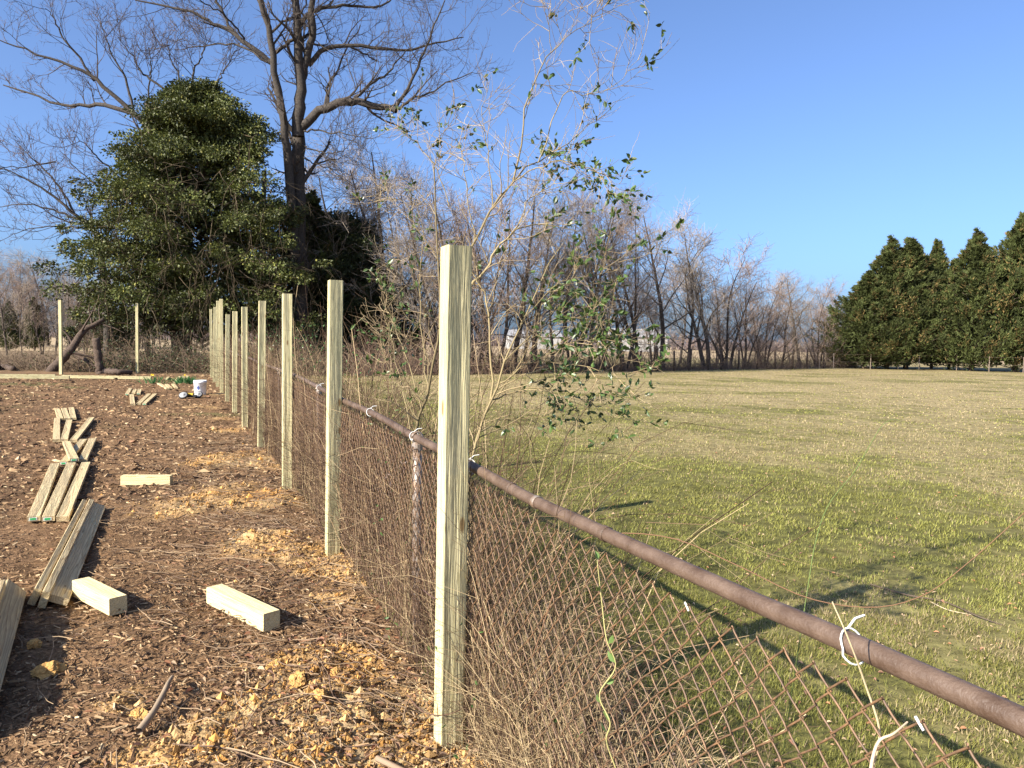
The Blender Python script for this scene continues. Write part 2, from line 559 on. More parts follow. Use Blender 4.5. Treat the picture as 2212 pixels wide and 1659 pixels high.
M_OLD = mat('weathered_dark_wood', (.075, .052, .038), .9, nscale=18, namt=.5, bump=1.0, bscale=40)
M_FLOWER = mat('yellow_petals', (.85, .62, .04), .6)
M_PALE = mat('pale_building_wall', (.34, .33, .31), .8, nscale=1.0, namt=.08)
M_ROOF = mat('building_roof', (.25, .25, .25), .8)


# ------------------------------------------------------------------ ground sheets
def grid_sheet(name, s, d, hfun, cfun, material):
    S, Dd = np.meshgrid(s, d, indexing='ij')
    x, y = sd(S.ravel(), Dd.ravel())
    z = hfun(x, y)
    c = cfun(x, y)
    n, m = len(s), len(d)
    i = np.arange(n - 1)[:, None] * m; j = np.arange(m - 1)[None, :]
    q = np.stack([i + j, i + m + j, i + m + j + 1, i + j + 1], -1)
    mb = MB(); mb.add(np.stack([x, y, z], 1), q=q[..., ::-1], col=c)
    o = mb.obj(name, material, smooth=True)
    return o


def spread(a, b, st, g):
    out = [a]; 
    while out[-1] < b:
        out.append(out[-1] + st); st *= g
    return np.array(out)


def yard_col(x, y):
    cm = clay_mask(x, y)[:, None]
    n = fbm(x * 2.0, y * 2.0, 41.0)[:, None]; n2 = fbm(x * 22, y * 22, 43.0)[:, None]
    base = np.array([.15, .089, .046]) * (.6 + .8 * n) * (.6 + .8 * n2)
    cl = (np.array([.38, .245, .11]) + np.array([.06, -.01, -.04]) * (n - .5) * 3) * (.45 + 1.1 * n2)
    gl = (sstep(.62, .72, fbm(x * .5, y * .9, 47.0)) * sstep(10, 16, y) * sstep(29, 22, y))[:, None] * .6
    base = base * (1 - gl) + np.array([.11, .115, .04]) * gl
    far = sstep(27, 34, y)[:, None]
    base = base * (1 - far) + np.array([.20, .145, .085]) * (.6 + .8 * n2) * far
    return base * (1 - cm) + cl * cm


def lawn_col(x, y):
    t = tan_mask(x, y)[:, None]
    n = fbm(x * 9, y * 9, 51.0)[:, None]; n3 = fbm(x * .8, y * .8, 53.0)[:, None]
    g = np.array([.115, .108, .034]) * (.55 + .9 * n) * (.8 + .4 * n3)
    tn = np.array([.30, .235, .125]) * (.7 + .6 * n)
    r = np.hypot(x, y)[:, None]
    mix = t * (.45 + .35 * sstep(8, 25, r))
    c = g * (1 - mix) + tn * mix
    return c


sl = np.concatenate([[-3, -1.5, -.5, .2], np.arange(.6, 6.4, .021), spread(6.42, 75, .023, 1.022)])
grid_sheet('yard_ground', sl, -np.concatenate([np.arange(0, 3.2, .021), spread(3.21, 75, .03, 1.035)])[::-1], HY, yard_col, M_SOIL)['kind'] = 'structure'
bpy.data.objects['yard_ground']['label'] = 'brown mulched yard soil with orange clay spoil along the posts'
lw = grid_sheet('lawn', spread(-12, 78, .08, 1.012), spread(-0.0, 90, .04, 1.022), HL, lawn_col, M_LAWN)
lw['kind'] = 'structure'; lw['label'] = 'wide mown lawn, green near the fence and straw coloured farther off'
mb = MB(); mb.add([(-900, -200, -.12), (900, -200, -.12), (900, 1500, -.12), (-900, 1500, -.12)], q=[(0, 1, 2, 3)])
o = mb.obj('field', M_FIELD); o['kind'] = 'structure'; o['label'] = 'flat tan winter field beyond the trees'

# ------------------------------------------------------------------ chips, litter, clods, grass
def polar(n, r0, r1, a0, a1, pw=0.0):
    u = rng.random(n)
    r = np.exp(np.log(r0) + u * (np.log(r1) - np.log(r0)))
    a = np.radians(rng.uniform(a0, a1, n))
    return r * np.sin(a), r * np.cos(a), r


def sticks(mb, x, y, z, L, W, T, az, tilt, col, prism=True):
    n = len(x)
    dx = np.stack([np.cos(az) * np.cos(tilt), np.sin(az) * np.cos(tilt), np.sin(tilt)], 1)
    sx = np.stack([-np.sin(az), np.cos(az), rng.normal(0, .35, n)], 1); sx = norm(sx)
    up = np.cross(dx, sx)
    c = np.stack([x, y, z], 1)
    h = (L / 2)[:, None]; w = (W / 2)[:, None]; t = T[:, None]
    if prism:
        a = c - dx * h; b = c + dx * h
        V = np.stack([a - sx * w, a + sx * w * .8, a + up * t + dx * h * .15, b - sx * w * .7, b + sx * w, b + up * t * .7 - dx * h * .1], 1)
        i = np.arange(n)[:, None] * 6
        q = np.concatenate([i + np.array([k]) for k in ((0, 3, 5, 2), (1, 2, 5, 4), (0, 1, 4, 3))], 0)
        tt = np.concatenate([i + np.array([k]) for k in ((0, 2, 1), (3, 4, 5))], 0)
        mb.add(V, q=q, t=tt, col=np.repeat(col, 6, 0))
    else:
        V = np.stack([c - dx * h - sx * w, c - dx * h * .6 + sx * w, c + dx * h, c + up * t], 1)
        i = np.arange(n)[:, None] * 4
        tt = np.concatenate([i + np.array([k]) for k in ((0, 1, 3), (1, 2, 3), (2, 0, 3), (0, 2, 1))], 0)
        mb.add(V, t=tt, col=np.repeat(col, 4, 0))


CH_PAL = np.array([[.15, .088, .046], [.205, .126, .066], [.28, .18, .095], [.38, .265, .145], [.09, .052, .028], [.47, .355, .21], [.23, .125, .072]])


def chip_cols(n):
    k = rng.choice(7, n, p=[.28, .27, .17, .08, .14, .025, .035])
    return CH_PAL[k] * rng.uniform(.75, 1.25, (n, 1))


mb = MB()
x, y, r = polar(190000, 1.5, 7.5, -60, 30)
k = fd(x, y) < -.02
cm = clay_mask(x, y)
k &= rng.random(len(x)) > cm * .70
x, y, r = x[k], y[k], r[k]
n = len(x)
L = np.clip(rng.lognormal(math.log(.0155), .62, n), .005, .095); W = np.clip(L * rng.uniform(.10, .40, n), .0022, .012)
sticks(mb, x, y, HY(x, y) + rng.uniform(-.002, .010, n), L, W, W * rng.uniform(.3, .7, n), rng.uniform(0, 6.28, n), rng.normal(0, .22, n), chip_cols(n), True)
x, y, r = polar(100000, 7.5, 32, -50, 30)
k = fd(x, y) < -.02
k &= rng.random(len(x)) > clay_mask(x, y) * .8
x, y, r = x[k], y[k], r[k]; n = len(x)
L = np.clip(rng.lognormal(math.log(.026), .55, n), .010, .12) * (1 + r / 25); W = L * rng.uniform(.15, .45, n)
sticks(mb, x, y, HY(x, y) + rng.uniform(0, .012, n), L, W, W * .6, rng.uniform(0, 6.28, n), rng.normal(0, .2, n), chip_cols(n), False)
tag(mb.obj('wood_chip_mulch', M_CHIP), 'shredded brown wood chip mulch covering the yard', 'mulch', kind='stuff')

# clay crumbs
mb = MB()
oct_v = np.array([(1, 0, 0), (-1, 0, 0), (0, 1, 0), (0, -1, 0), (0, 0, 1), (0, 0, -1)], float)
oct_t = np.array([(0, 2, 4), (2, 1, 4), (1, 3, 4), (3, 0, 4), (2, 0, 5), (1, 2, 5), (3, 1, 5), (0, 3, 5)])
x, y, r = polar(200000, 1.6, 14, -50, 20)
k = (fd(x, y) < 0.05) & (rng.random(len(x)) < clay_mask(x, y) * .75)
x, y, r = x[k], y[k], r[k]; n = len(x)
sz = np.clip(rng.lognormal(math.log(.0034), .6, n), .0015, .017) * (1 + r / 9)
V = oct_v[None] * sz[:, None, None] * rng.uniform(.5, 1.4, (n, 6, 1)) + np.stack([x, y, HY(x, y) + sz * .35], 1)[:, None]
tn = rng.uniform(.4, 1.2, (n, 1)); warm = rng.random((n, 1))
warm = np.clip(warm * .6 + (fbm(x * 4, y * 4, 71.)[:, None] - .4) * 1.6, 0, 1)
cc = (np.array([.47, .31, .145]) * (1 - warm) + np.array([.46, .235, .065]) * warm) * tn
mb.add(V, t=(np.arange(n)[:, None, None] * 6 + oct_t[None]).reshape(-1, 3), col=np.repeat(cc, 6, 0))
tag(mb.obj('clay_crumbs', M_CLAY), 'loose orange clay crumbs dug out along the fence posts', 'clay', kind='stuff')

# twigs lying about on the soil near the fence
mb = MB()
n = 1500
s_ = rng.uniform(1.6, 12, n); d_ = -np.abs(rng.normal(0, .75, n)) - .03; x, y = sd(s_, d_)
P = np.zeros((n, 6, 3)); P[:, 0, 0] = x; P[:, 0, 1] = y
az = rng.uniform(0, 6.28, n); L = rng.uniform(.05, .42, n) / 5
for k in range(1, 6):
    az = az + rng.normal(0, .28, n)
    P[:, k, 0] = P[:, k - 1, 0] + np.cos(az) * L; P[:, k, 1] = P[:, k - 1, 1] + np.sin(az) * L
P[:, :, 2] = HY(P[:, :, 0].ravel(), P[:, :, 1].ravel()).reshape(n, 6) + rng.uniform(.004, .03, (n, 1)) + rng.uniform(0, .012, (n, 6))
w_ = rng.random((n, 1))
tubes(mb, P, rng.uniform(.0009, .0034, n)[:, None] * np.linspace(1, .5, 6)[None], 4, (np.array([.32, .23, .14]) * w_ + np.array([.11, .07, .05]) * (1 - w_)))
tag(mb.obj('twig_litter', M_TWIG), 'thin broken twigs strewn on the soil beside the fence', 'twigs', kind='stuff')

# larger clods, each a thing
def clod(px, py, r, label, col=(.46, .27, .095)):
    p = G(px, py)
    ico = []
    t = (1 + 5 ** .5) / 2
    b = norm(np.array([(-1, t, 0), (1, t, 0), (-1, -t, 0), (1, -t, 0), (0, -1, t), (0, 1, t), (0, -1, -t), (0, 1, -t), (t, 0, -1), (t, 0, 1), (-t, 0, -1), (-t, 0, 1)], float))
    f = [(0, 11, 5), (0, 5, 1), (0, 1, 7), (0, 7, 10), (0, 10, 11), (1, 5, 9), (5, 11, 4), (11, 10, 2), (10, 7, 6), (7, 1, 8), (3, 9, 4), (3, 4, 2), (3, 2, 6), (3, 6, 8), (3, 8, 9), (4, 9, 5), (2, 4, 11), (6, 2, 10), (8, 6, 7), (9, 8, 1)]
    v = [tuple(q) for q in b]; F_ = f
    for _ in range(3):
        cache = {}; nf = []
        def mid(a, c):
            kk = (min(a, c), max(a, c))
            if kk not in cache:
                w = np.array(v[a]) + np.array(v[c]); v.append(tuple(w / np.linalg.norm(w))); cache[kk] = len(v) - 1
            return cache[kk]
        for (a, c, e) in F_:
            x1, x2, x3 = mid(a, c), mid(c, e), mid(e, a)
            nf += [(a, x1, x3), (c, x2, x1), (e, x3, x2), (x1, x2, x3)]
        F_ = nf
    v = np.array(v)
    sd_ = px * .37
    dsp = .5 + .75 * fbm(v[:, 0] * 1.6 + sd_, v[:, 1] * 1.6 + v[:, 2] * 1.3, sd_, 4) + .5 * (fbm(v[:, 0] * 4 + sd_, v[:, 2] * 4 + v[:, 1] * 3, sd_ + 3, 4) - .5)
    dsp = dsp + .22 * (vn(v[:, 0] * 9 + sd_, v[:, 1] * 9 + v[:, 2] * 7, 4.) - .5)
    v = v * dsp[:, None] * np.array([1.35, .9, .7]) * r
    m = MB(); m.add(v, t=F_, col=np.array(col)[None] * (.7 + .6 * fbm(v[:, 0] * 60, v[:, 1] * 60, 2.)[:, None]))
    o = m.obj('clay_clod', M_CLAY)
    o.location = (p[0], p[1], float(H(p[0], p[1])) + r * .35); o.rotation_euler = (0, 0, px * .7)
    return tag(o, label, 'clod', 'loose clay clods on the mulch')


for a in [(104, 1455, .052, 'orange clay clod on mulch beside the shadow of the leftmost board'), (75, 1395, .035, 'small clay lump nearest the leftmost board at the frame edge'),
          (598, 1452, .035, 'tall orange clod among the clay in front of the square block'), (640, 1490, .05, 'large crumbly clod midway between the block and the nearest post'),
          (690, 1530, .032, 'rough clay clod just below the largest clod near the post'), (725, 1470, .03, 'pale clod left of the nearest post among dry leaves'),
          (300, 1545, .03, 'flat orange lump beside the crooked root on the mulch'), (505, 1100, .04, 'dark orange clod at left of the clay behind the square blocks')]:
    clod(*a)

# dry leaves
mb = MB()
x, y, r = polar(26000, 1.3, 30, -50, 40)
d = fd(x, y)
pr = np.where(d < 0, np.exp(-((d + .45) / .6) ** 2) * .9 + .05, .25 * np.exp(-d / 4) + .10)
k = rng.random(len(x)) < pr
x, y, r = x[k], y[k], r[k]; n = len(x)
az = rng.uniform(0, 6.28, n)
Lf = rng.uniform(.012, .042, n) * np.where(fd(x, y) > 0, .8, 1)
pal = np.array([[.26, .16, .10], [.17, .095, .065], [.36, .26, .17], [.27, .13, .07], [.12, .075, .05]])
cc = pal[rng.integers(0, 5, n)] * rng.uniform(.8, 1.2, (n, 1)) * np.where(fd(x, y) > 0, 1.45, 1)[:, None]
leaves(mb, np.stack([x, y, H(x, y) + rng.uniform(.004, .025, n)], 1), np.stack([np.cos(az), np.sin(az), rng.normal(0, .3, n)], 1), Lf, Lf * rng.uniform(.22, .55, n), cc, fold=.55,
       up=np.stack([rng.normal(0, .5, n), rng.normal(0, .5, n), np.ones(n)], 1), detail=True)
tag(mb.obj('leaf_litter', M_DRYLEAF), 'dry curled leaves scattered under the fence and on the lawn', 'leaves', kind='stuff')

# grass blades
mb = MB()
for (nb, r0, r1, hl, hw) in ((380000, 1.7, 6.5, (.009, .032), .0019), (200000, 6.5, 16, (.014, .034), .0040), (110000, 16, 62, (.012, .028), .016)):
    x, y, r = polar(nb, r0, r1, -32, 52)
    d = fd(x, y)
    k = d > .03
    k &= rng.random(len(x)) < sstep(0, .8, d) * .7 + .3
    k &= (rng.random(len(x)) < .15 + 1.5 * sstep(.36, .66, fbm(x * 8, y * 8, 61.0, 3)))
    x, y, r = x[k], y[k], r[k]; n = len(x)
    t = tan_mask(x, y)
    isT = rng.random(n) < t * .65 + .06
    gn = fbm(x * 1.3, y * 1.3, 63.0)[:, None]
    g = np.array([.20, .205, .055]) * (.6 + .9 * gn) * rng.uniform(.7, 1.35, (n, 1)) + np.array([.05, .03, 0]) * rng.random((n, 1))
    tn = np.array([.40, .315, .17]) * rng.uniform(.55, 1.2, (n, 1))
    cc = np.where(isT[:, None], tn, g)
    h = rng.uniform(hl[0], hl[1], n) * (1 + .25 * r / 30)
    az = rng.uniform(0, 6.28, n); w = hw * rng.uniform(.6, 1.3, n) * (.75 + r / (r0 + r1))
    lean = rng.uniform(.2, 1.3, n)
    b = np.stack([x, y, HL(x, y) - .003], 1)
    sx = np.stack([-np.sin(az), np.cos(az), np.zeros(n)], 1) * w[:, None]
    tip = b + np.stack([np.cos(az) * lean, np.sin(az) * lean, np.ones(n)], 1) * h[:, None]
    V = np.stack([b - sx, b + sx, tip], 1)
    mb.add(V, t=np.arange(n * 3).reshape(-1, 3), col=np.repeat(cc, 3, 0))
tag(mb.obj('grass', M_GRASS), 'short patchy grass growing over the lawn', 'grass', kind='stuff')

# ------------------------------------------------------------------ new wooden posts
YAW = math.atan2(U[1], U[0])


def post(px, py, top, label, w=.089, rz=None, group='new square posts of the fence row', tilt=0.0):
    p = G(px, py)
    ht = D(px + (py - top) * .018, top, p[1])[2]
    mb = MB()
    L = ht + .35
    boxmesh(mb, L, w, w, cx=L / 2 - .35, bev=.004)
    o = mb.obj('fence_post', M_POST)
    if rz is None:                                      # the row stands just on the yard side of the rail
        dd = fd(p[0], p[1]); sh = min(-.070 - dd, 0)
        p = p + np.append(N_ * sh, 0)
    o.location = (p[0], p[1], 0)
    rz = YAW if rz is None else rz
    o.rotation_euler = (Matrix.Rotation(rz, 3, 'Z') @ Matrix.Rotation(tilt, 3, 'X') @ Matrix.Rotation(-math.pi / 2, 3, 'Y')).to_euler()
    return tag(o, label, 'post', group)


ordn = ['nearest', 'second', 'third', 'fourth', 'fifth', 'sixth', 'seventh', 'eighth', 'ninth', 'tenth', 'eleventh']
for i, (a, b, c) in enumerate(POSTS):
    lab = 'tall new square wooden post nearest the camera, beside the rusty rail' if i == 0 else 'new square wooden post, %s from the camera in the fence row' % ordn[i]
    post(a, b, c, lab, tilt=(0, .004, -.003, .006, -.004, .003, .005, -.006, .004, .01, -.008)[i])
post(132, 808, 648, 'pale new post standing alone at far left behind the long boards', group='posts of the back fence line', rz=.1, w=.1)
post(297, 806, 655, 'new post in front of the evergreen mound at the far back', group='posts of the back fence line', rz=.1, w=.1)

# ------------------------------------------------------------------ boards lying on the yard
def board(near, far, label, w=.089, t=.038, z0=0.0, roll=0.0, tagc=None, zf=None, material=None, ends='near', group='loose boards on the mulch', name='board', lift=0.0):
    """a board whose top-face end midpoints are the two surveyed pixels"""
    hz = z0 + t
    a = G(near[0], near[1], hz); zf = hz if zf is None else zf
    b = G(far[0], far[1], zf)
    za = float(H(a[0], a[1])); zb = float(H(b[0], b[1]))
    a[2] = a[2] - t / 2 + max(za, 0) * .6 + .012; b[2] = b[2] - t / 2 + max(zb, 0) * .6 + .012
    d = b - a; L = np.linalg.norm(d)
    mb = MB(); boxmesh(mb, L, w, t, bev=.0035)
    o = mb.obj(name, material or M_BOARD)
    dz = Vector(d / L)
    yv = Vector((0, 0, 1)).cross(dz).normalized(); zv = dz.cross(yv)
    R = Matrix((dz, yv, zv)).transposed() @ Matrix.Rotation(roll, 3, 'X')
    o.matrix_world = Matrix.Translation(Vector((a + b) / 2)) @ R.to_4x4()
    tag(o, label, 'board', group)
    if tagc is not None:
        m = MB(); boxmesh(m, .0016, w * .62, t * .62, bev=.0003)
        tg = m.obj('price_tag', M_PAPER, o); tg.location = (-L / 2 - .001, w * .06 * tagc, 0)
        m = MB(); boxmesh(m, .0012, w * .44, t * .44, bev=.0003)
        g = m.obj('print', M_GREEN, tg); g.location = (-.0011, 0, 0)
    return o


def c1(x, y): return (x * .3224, 548.6 + y * .3224)
def c2(x, y): return (x * .2976, 822.9 + y * .2976)
def c3(x, y): return (x * .2976, 1165.2 + y * .2976)


B = [
    (c1(851, 940), c1(874, 902), 'leftmost short offcut of the far group behind the small V of boards', 1),
    (c1(893, 933), c1(905, 910), 'middle short offcut lying behind the small V of boards', None),
    (c1(928, 935), c1(936, 910), 'rightmost short offcut lying behind the small V of boards', 1),
    (c1(890, 1008), c1(882, 942), 'left board of the small V of boards near the bucket', None),
    (c1(928, 1005), c1(1000, 938), 'middle board of the small V of boards near the bucket', None),
    (c1(965, 1005), c1(1040, 938), 'right board of the small V of boards near the bucket', -1),
    (c1(1165, 866), c1(1205, 820), 'slanting offcut left of the two parallel ones by the daffodils', None),
    (c1(1228, 866), c1(1228, 818), 'left one of two parallel offcuts behind the white bucket', None),
    (c1(1250, 866), c1(1255, 818), 'right one of two parallel offcuts behind the white bucket', None),
    (c1(1110, 840), c1(1130, 824), 'smallest offcut, farthest back among the daffodil leaves', None),
    (c1(1125, 902), c1(1062, 868), 'long pale offcut pointing at the left daffodil clump', None),
    (c1(1145, 898), c1(1115, 875), 'middle of three fanned offcuts before the daffodils', None),
    (c1(1182, 898), c1(1160, 873), 'right of three fanned offcuts before the daffodils', None),
    (c1(405, 1105), c1(385, 1043), 'left of three short offcuts at the far end of the board trail', None),
    (c1(452, 1105), c1(428, 1038), 'middle of three short offcuts at the far end of the board trail', None),
    (c1(492, 1102), c1(478, 1033), 'right of three short offcuts at the far end of the board trail', None),
    (c1(378, 1248), c1(383, 1102), 'upright-lying brown board at left in the middle of the trail', None),
    (c1(430, 1248), c1(465, 1115), 'brown board beside the leftmost one in the trail middle', None),
    (c1(492, 1250), c1(615, 1098), 'long diagonal board, rightmost in the trail middle', None),
    (c1(428, 1400), c1(560, 1245), 'board pinned under the crossing one in the trail', 1),
    (c1(555, 1385), c1(622, 1240), 'right board of the crossed pair in the trail', None),
    (c2(245, 995), c2(400, 605), 'left of three flat grain-marked boards with green end tag', 1),
    (c2(350, 995), c2(520, 600), 'middle of three flat grain-marked boards with green end tag', 1),
    (c2(455, 995), c2(625, 600), 'right of three flat grain-marked boards without an end tag', None),
]
for nr, fr, lb, tg in B:
    board(nr, fr, lb, tagc=tg)
board(c1(498, 1378), c1(445, 1262), 'short board lying across two others with a white end tag', z0=.040, tagc=1)
# the three long ones nearest: two on edge, one flat
board(c2(250, 1525), c2(600, 872), 'long board on its edge with green tag, leftmost of three nearby', w=.038, t=.089, roll=.42, tagc=None)
board(c2(318, 1545), c2(655, 868), 'long board on its edge, middle of the three nearby long boards', w=.038, t=.089, roll=.30)
board(c2(420, 1580), c2(715, 905), 'long flat board in shade, right of the two standing on edge', w=.105, t=.038, roll=.42, z0=.012)
o = bpy.data.objects['board.025'] if 'board.025' in bpy.data.objects else None
# frame-edge stack
board((-62, 1560), (32, 1268), 'wide grey-green board leaning on edge, cut off by the left frame edge', w=.125, t=.038, z0=.04, roll=.8, group='boards at the left frame edge')
board((-70, 1575), (26, 1278), 'lower board beneath the one at left frame edge', w=.12, t=.038, z0=.0, group='boards at the left frame edge')
board((-90, 1500), (3, 1258), 'pale board on edge upon the stack at the left frame edge', w=.038, t=.075, z0=.083, group='boards at the left frame edge')
# long boards at the back
board((-60, 811.5), (150, 813), 'long pale timber across the far end of the yard, at the left frame edge', t=.10, w=.10, material=M_POST, group='long boards at the back')
board((135, 811), (327, 814), 'long pale timber across the far end, in front of the right back post', t=.10, w=.10, material=M_POST, group='long boards at the back')
board((-40, 808.5), (120, 809.5), 'shorter timber lying just behind the far left timber', t=.09, w=.10, z0=.0, material=M_POST, group='long boards at the back')

# square blocks cut off the posts
def block(a, b, label, w=.092):
    """a, b = front bottom corners of the long side"""
    p = G(*a); q = G(*b); d = q - p; L = np.linalg.norm(d); d = d / L
    nrm = np.array([-d[1], d[0], 0])
    c = (p + q) / 2 + nrm * w / 2
    mb = MB(); boxmesh(mb, L, w, w, bev=.003)
    o = mb.obj('post_offcut', M_BLOCK)
    o.location = (c[0], c[1], float(H(c[0], c[1])) + w / 2 + .012)
    o.rotation_euler = (0, 0, math.atan2(d[1], d[0]))
    return tag(o, label, 'block', 'square offcuts of the posts')


block((156, 1291), (236, 1334), 'pale square block beside the long boards with dark end grain')
block((446, 1309), (569, 1371), 'pale square block alone on the mulch, largest and nearest the posts')
block((260, 1049.5), (367, 1049.5), 'square block lying crosswise with a knot, farthest of three')

# ------------------------------------------------------------------ chain-link fence
fence = thing('chain_link_fence', 'old rusty chain-link fence with a brown pipe top rail', 'fence', tuple(np.append(np.array(sd(1.0, 0.0)).ravel(), 0)))
FO = np.array(fence.location)


def fpart(mb, name, m, smooth=True):
    o = mb.obj(name, m, fence, smooth=smooth)
    o.matrix_parent_inverse = Matrix.Translation(-fence.location)
    return o


pix = [(2360, 1628), (2212, 1560), (2080, 1499), (1950, 1440), (1840, 1391), (1740, 1347), (1650, 1309), (1560, 1268), (1450, 1218), (1340, 1168), (1250, 1126), (1160, 1085), (1090, 1047), (1030, 1013), (975, 984), (920, 956), (870, 930),
       (835, 909), (790, 886), (745, 867), (690, 838), (640, 812)]
rail = np.array([on_fence(a, b) for a, b in pix])
zl = rail[-1, 2]
ext = [np.append(np.array(sd(s, 0)).ravel(), zl + .01 * math.sin(s)) for s in np.arange(fs_(rail[-1, 0], rail[-1, 1]) + 2, 31, 2.0)]
first = rail[0] + (rail[0] - rail[1]) * 2.5
rail = np.vstack([first, rail, ext])
RR = resample(rail, 160)
mb = MB(); tubes(mb, RR, .0182, S=14, cap=True); fpart(mb, 'top_rail', M_RUST)
rs = fs_(RR[:, 0], RR[:, 1])


def rail_z(s): return np.interp(s, rs, RR[:, 2])
def rail_p(px, py):
    q = on_fence(px, py); s = fs_(q[0], q[1]); x, y = sd(s, 0); return np.array([x[0], y[0], float(rail_z(s))]), s


# pipe joints
for (a, b) in ((1160, 1085), (1105, 1053), (880, 936), (1308, 1155)):
    p, s = rail_p(a, b)
    k = np.array([U[0], U[1], -.0])
    mb = MB(); tubes(mb, np.array([p - k * .011, p - k * .009, p + k * .009, p + k * .011]), np.array([.0192, .0205, .0205, .0192]), S=14)
    fpart(mb, 'rail_sleeve', M_GALV if a == 1160 else M_RUST)
# line posts with loop caps
for j, s in enumerate((3.42, 6.35, 9.3, 12.2, 15.1, 18.0, 20.9, 23.8, 26.7, -.3)):
    x, y = sd(s, .004); z = float(rail_z(s))
    lean = .05 if j == 0 else .02
    top = np.array([x[0], y[0], z - .03]); bot = np.array([x[0], y[0], -.05]) + np.append(-U * lean, 0)
    mb = MB(); tubes(mb, np.linspace(bot, top, 5), .021, S=12, cap=True); o = fpart(mb, 'line_post', M_GALV if j == 0 else M_RUST)
    mb = MB(); tubes(mb, np.array([top - [0, 0, .035], top - [0, 0, .03], top + [0, 0, .0], top + [0, 0, .01]]), np.array([.023, .0255, .0255, .015]), S=12)
    an = np.linspace(0, 2 * np.pi, 17)
    lp = top[None] + [0, 0, .03] + .025 * (np.cos(an)[:, None] * np.append(N_, 0) + np.sin(an)[:, None] * np.array([0, 0, 1.0]))
    tubes(mb, lp, .006, S=6)
    mb.obj('loop_cap', M_GALV, o)
# the wire diamonds
mb = MB()
DG = .068; hp = DG / 2
for (s0, s1, sub, S, wr) in ((-.9, 8.0, 4, 5, .0020), (8.0, 29.5, 1, 3, .0021)):
    cs = np.arange(s0, s1, hp); nW = len(cs)
    nz_ = 28
    K = nz_ * sub + 1
    kk = np.arange(K) / sub
    tri = np.abs(((kk + 1) % 2) - 1)                    # 0..1..0 zigzag
    col_i = np.round(cs / hp).astype(int)
    par = (col_i % 2)[:, None]
    tz = np.where(par == 0, tri[None], 1 - tri[None])
    ss = cs[:, None] + hp * tz + .0025 * (tz - .5) * 2
    ss = ss + .006 * np.sin(kk * .9 + 1.3)[None]
    topz = np.interp(cs, rs, RR[:, 2]) - .030 - .022 * sstep(2.2, 1.0, cs) + .006 * np.sin(cs * 9.0)
    zz = topz[:, None] - kk[None] * hp * 1.0
    bulge = .010 * np.sin(cs * 2.1)[:, None] * np.sin(kk / nz_ * 3.1)[None] + .012 * sstep(.6, 1.0, kk / nz_)[None] * np.sin(cs * 5)[:, None]
    frac = np.abs(tz - .5) * 2
    hook = .0022 * np.where(tz > .5, 1, -1) * (frac ** 3) * np.where((np.floor(kk + .5).astype(int) % 2 == 0), 1, -1)[None]
    x, y = sd(ss.ravel(), (bulge + hook - .024).ravel())
    P = np.stack([x, y, zz.ravel()], 1).reshape(nW, K, 3)
    tubes(mb, P, wr, S=S)
fpart(mb, 'chain_link_mesh', M_WIRE)['kind'] = 'stuff'
# white plastic cable ties round the rail
for (a, b, fl) in ((1842, 1392, 1), (1016, 1004, 0), (895, 944, 0), (690, 836, 0), (800, 891, 0)):
    p, s = rail_p(a, b)
    an = np.linspace(-.3, 2 * np.pi - .3, 22)
    rr = .022 + .006 * (np.sin(an) < -.3) * fl
    lp = p[None] + rr[:, None] * (np.cos(an)[:, None] * np.append(N_, 0) + np.sin(an)[:, None] * np.array([0, 0, 1.0])) + np.append(U, 0)[None] * (.012 * np.sin(an))[:, None]
    mb = MB(); tubes(mb, lp, .0017, S=5)
    e = lp[int(22 * .3)]
    tubes(mb, np.array([e, e + [.015, .01, .012], e + np.array([.034, .02, .014])]), .002, S=5)
    fpart(mb, 'cable_tie', M_PAPER)
for i, kn in enumerate((11, 19)):
    s = kn * DG; x, y = sd(s, -.026); z = float(rail_z(s)) - .030 - .022 * float(sstep(2.2, 1.0, s)) + .006 * math.sin(s * 9)
    p = np.array([x[0], y[0], z]); q = p + np.append(-U * .014, -.014)
    mb = MB(); tubes(mb, np.array([p, (p + q) / 2, q]), .0021, S=6, cap=True); fpart(mb, 'white_wire_tip', M_PAPER)

# ------------------------------------------------------------------ brambles on the fence
def twigcol(n, a, b, lo=.7, hi=1.25):
    w = rng.random((n, 1)); return (np.array(a) * (1 - w) + np.array(b) * w) * rng.uniform(lo, hi, (n, 1))


mb = MB()
parts = []
def bramble(n, s0, s1, d0, d1, l0, l1, r0, r1, lean, up, K=7, z0=0.0):
    s = rng.uniform(s0, s1, n); d = rng.uniform(d0, d1, n)
    x, y = sd(s, d)
    P = np.zeros((n, K, 3)); P[:, 0] = np.stack([x, y, H(x, y) - .01 + z0 * rng.random(n)], 1)
    dr = norm(np.stack([rng.normal(0, lean, n), rng.normal(0, lean, n), np.ones(n)], 1))
    L = rng.uniform(l0, l1, n) / (K - 1)
    for k in range(1, K):
        bend = up * k / K
        dr = norm(dr + rng.normal(0, .17, (n, 3)) + np.array([0, 0, -bend]))
        P[:, k] = P[:, k - 1] + dr * L[:, None]
        P[:, k, 2] = np.maximum(P[:, k, 2], .01)
    # keep them woven near the fence plane
    dd = fd(P[..., 0], P[..., 1]); lim = rng.uniform(-.05, .0, n)[:, None] - .10 * np.clip(.45 - P[..., 2], 0, 1)
    push = np.maximum(lim - dd, 0) * rng.uniform(.8, 1.0, n)[:, None]
    P[..., :2] += push[..., None] * N_
    R = (r0 + (r1 * 1.25 - r0) * rng.random(n) ** 2.2)[:, None] * np.linspace(1, .45, K)[None]
    return P, R


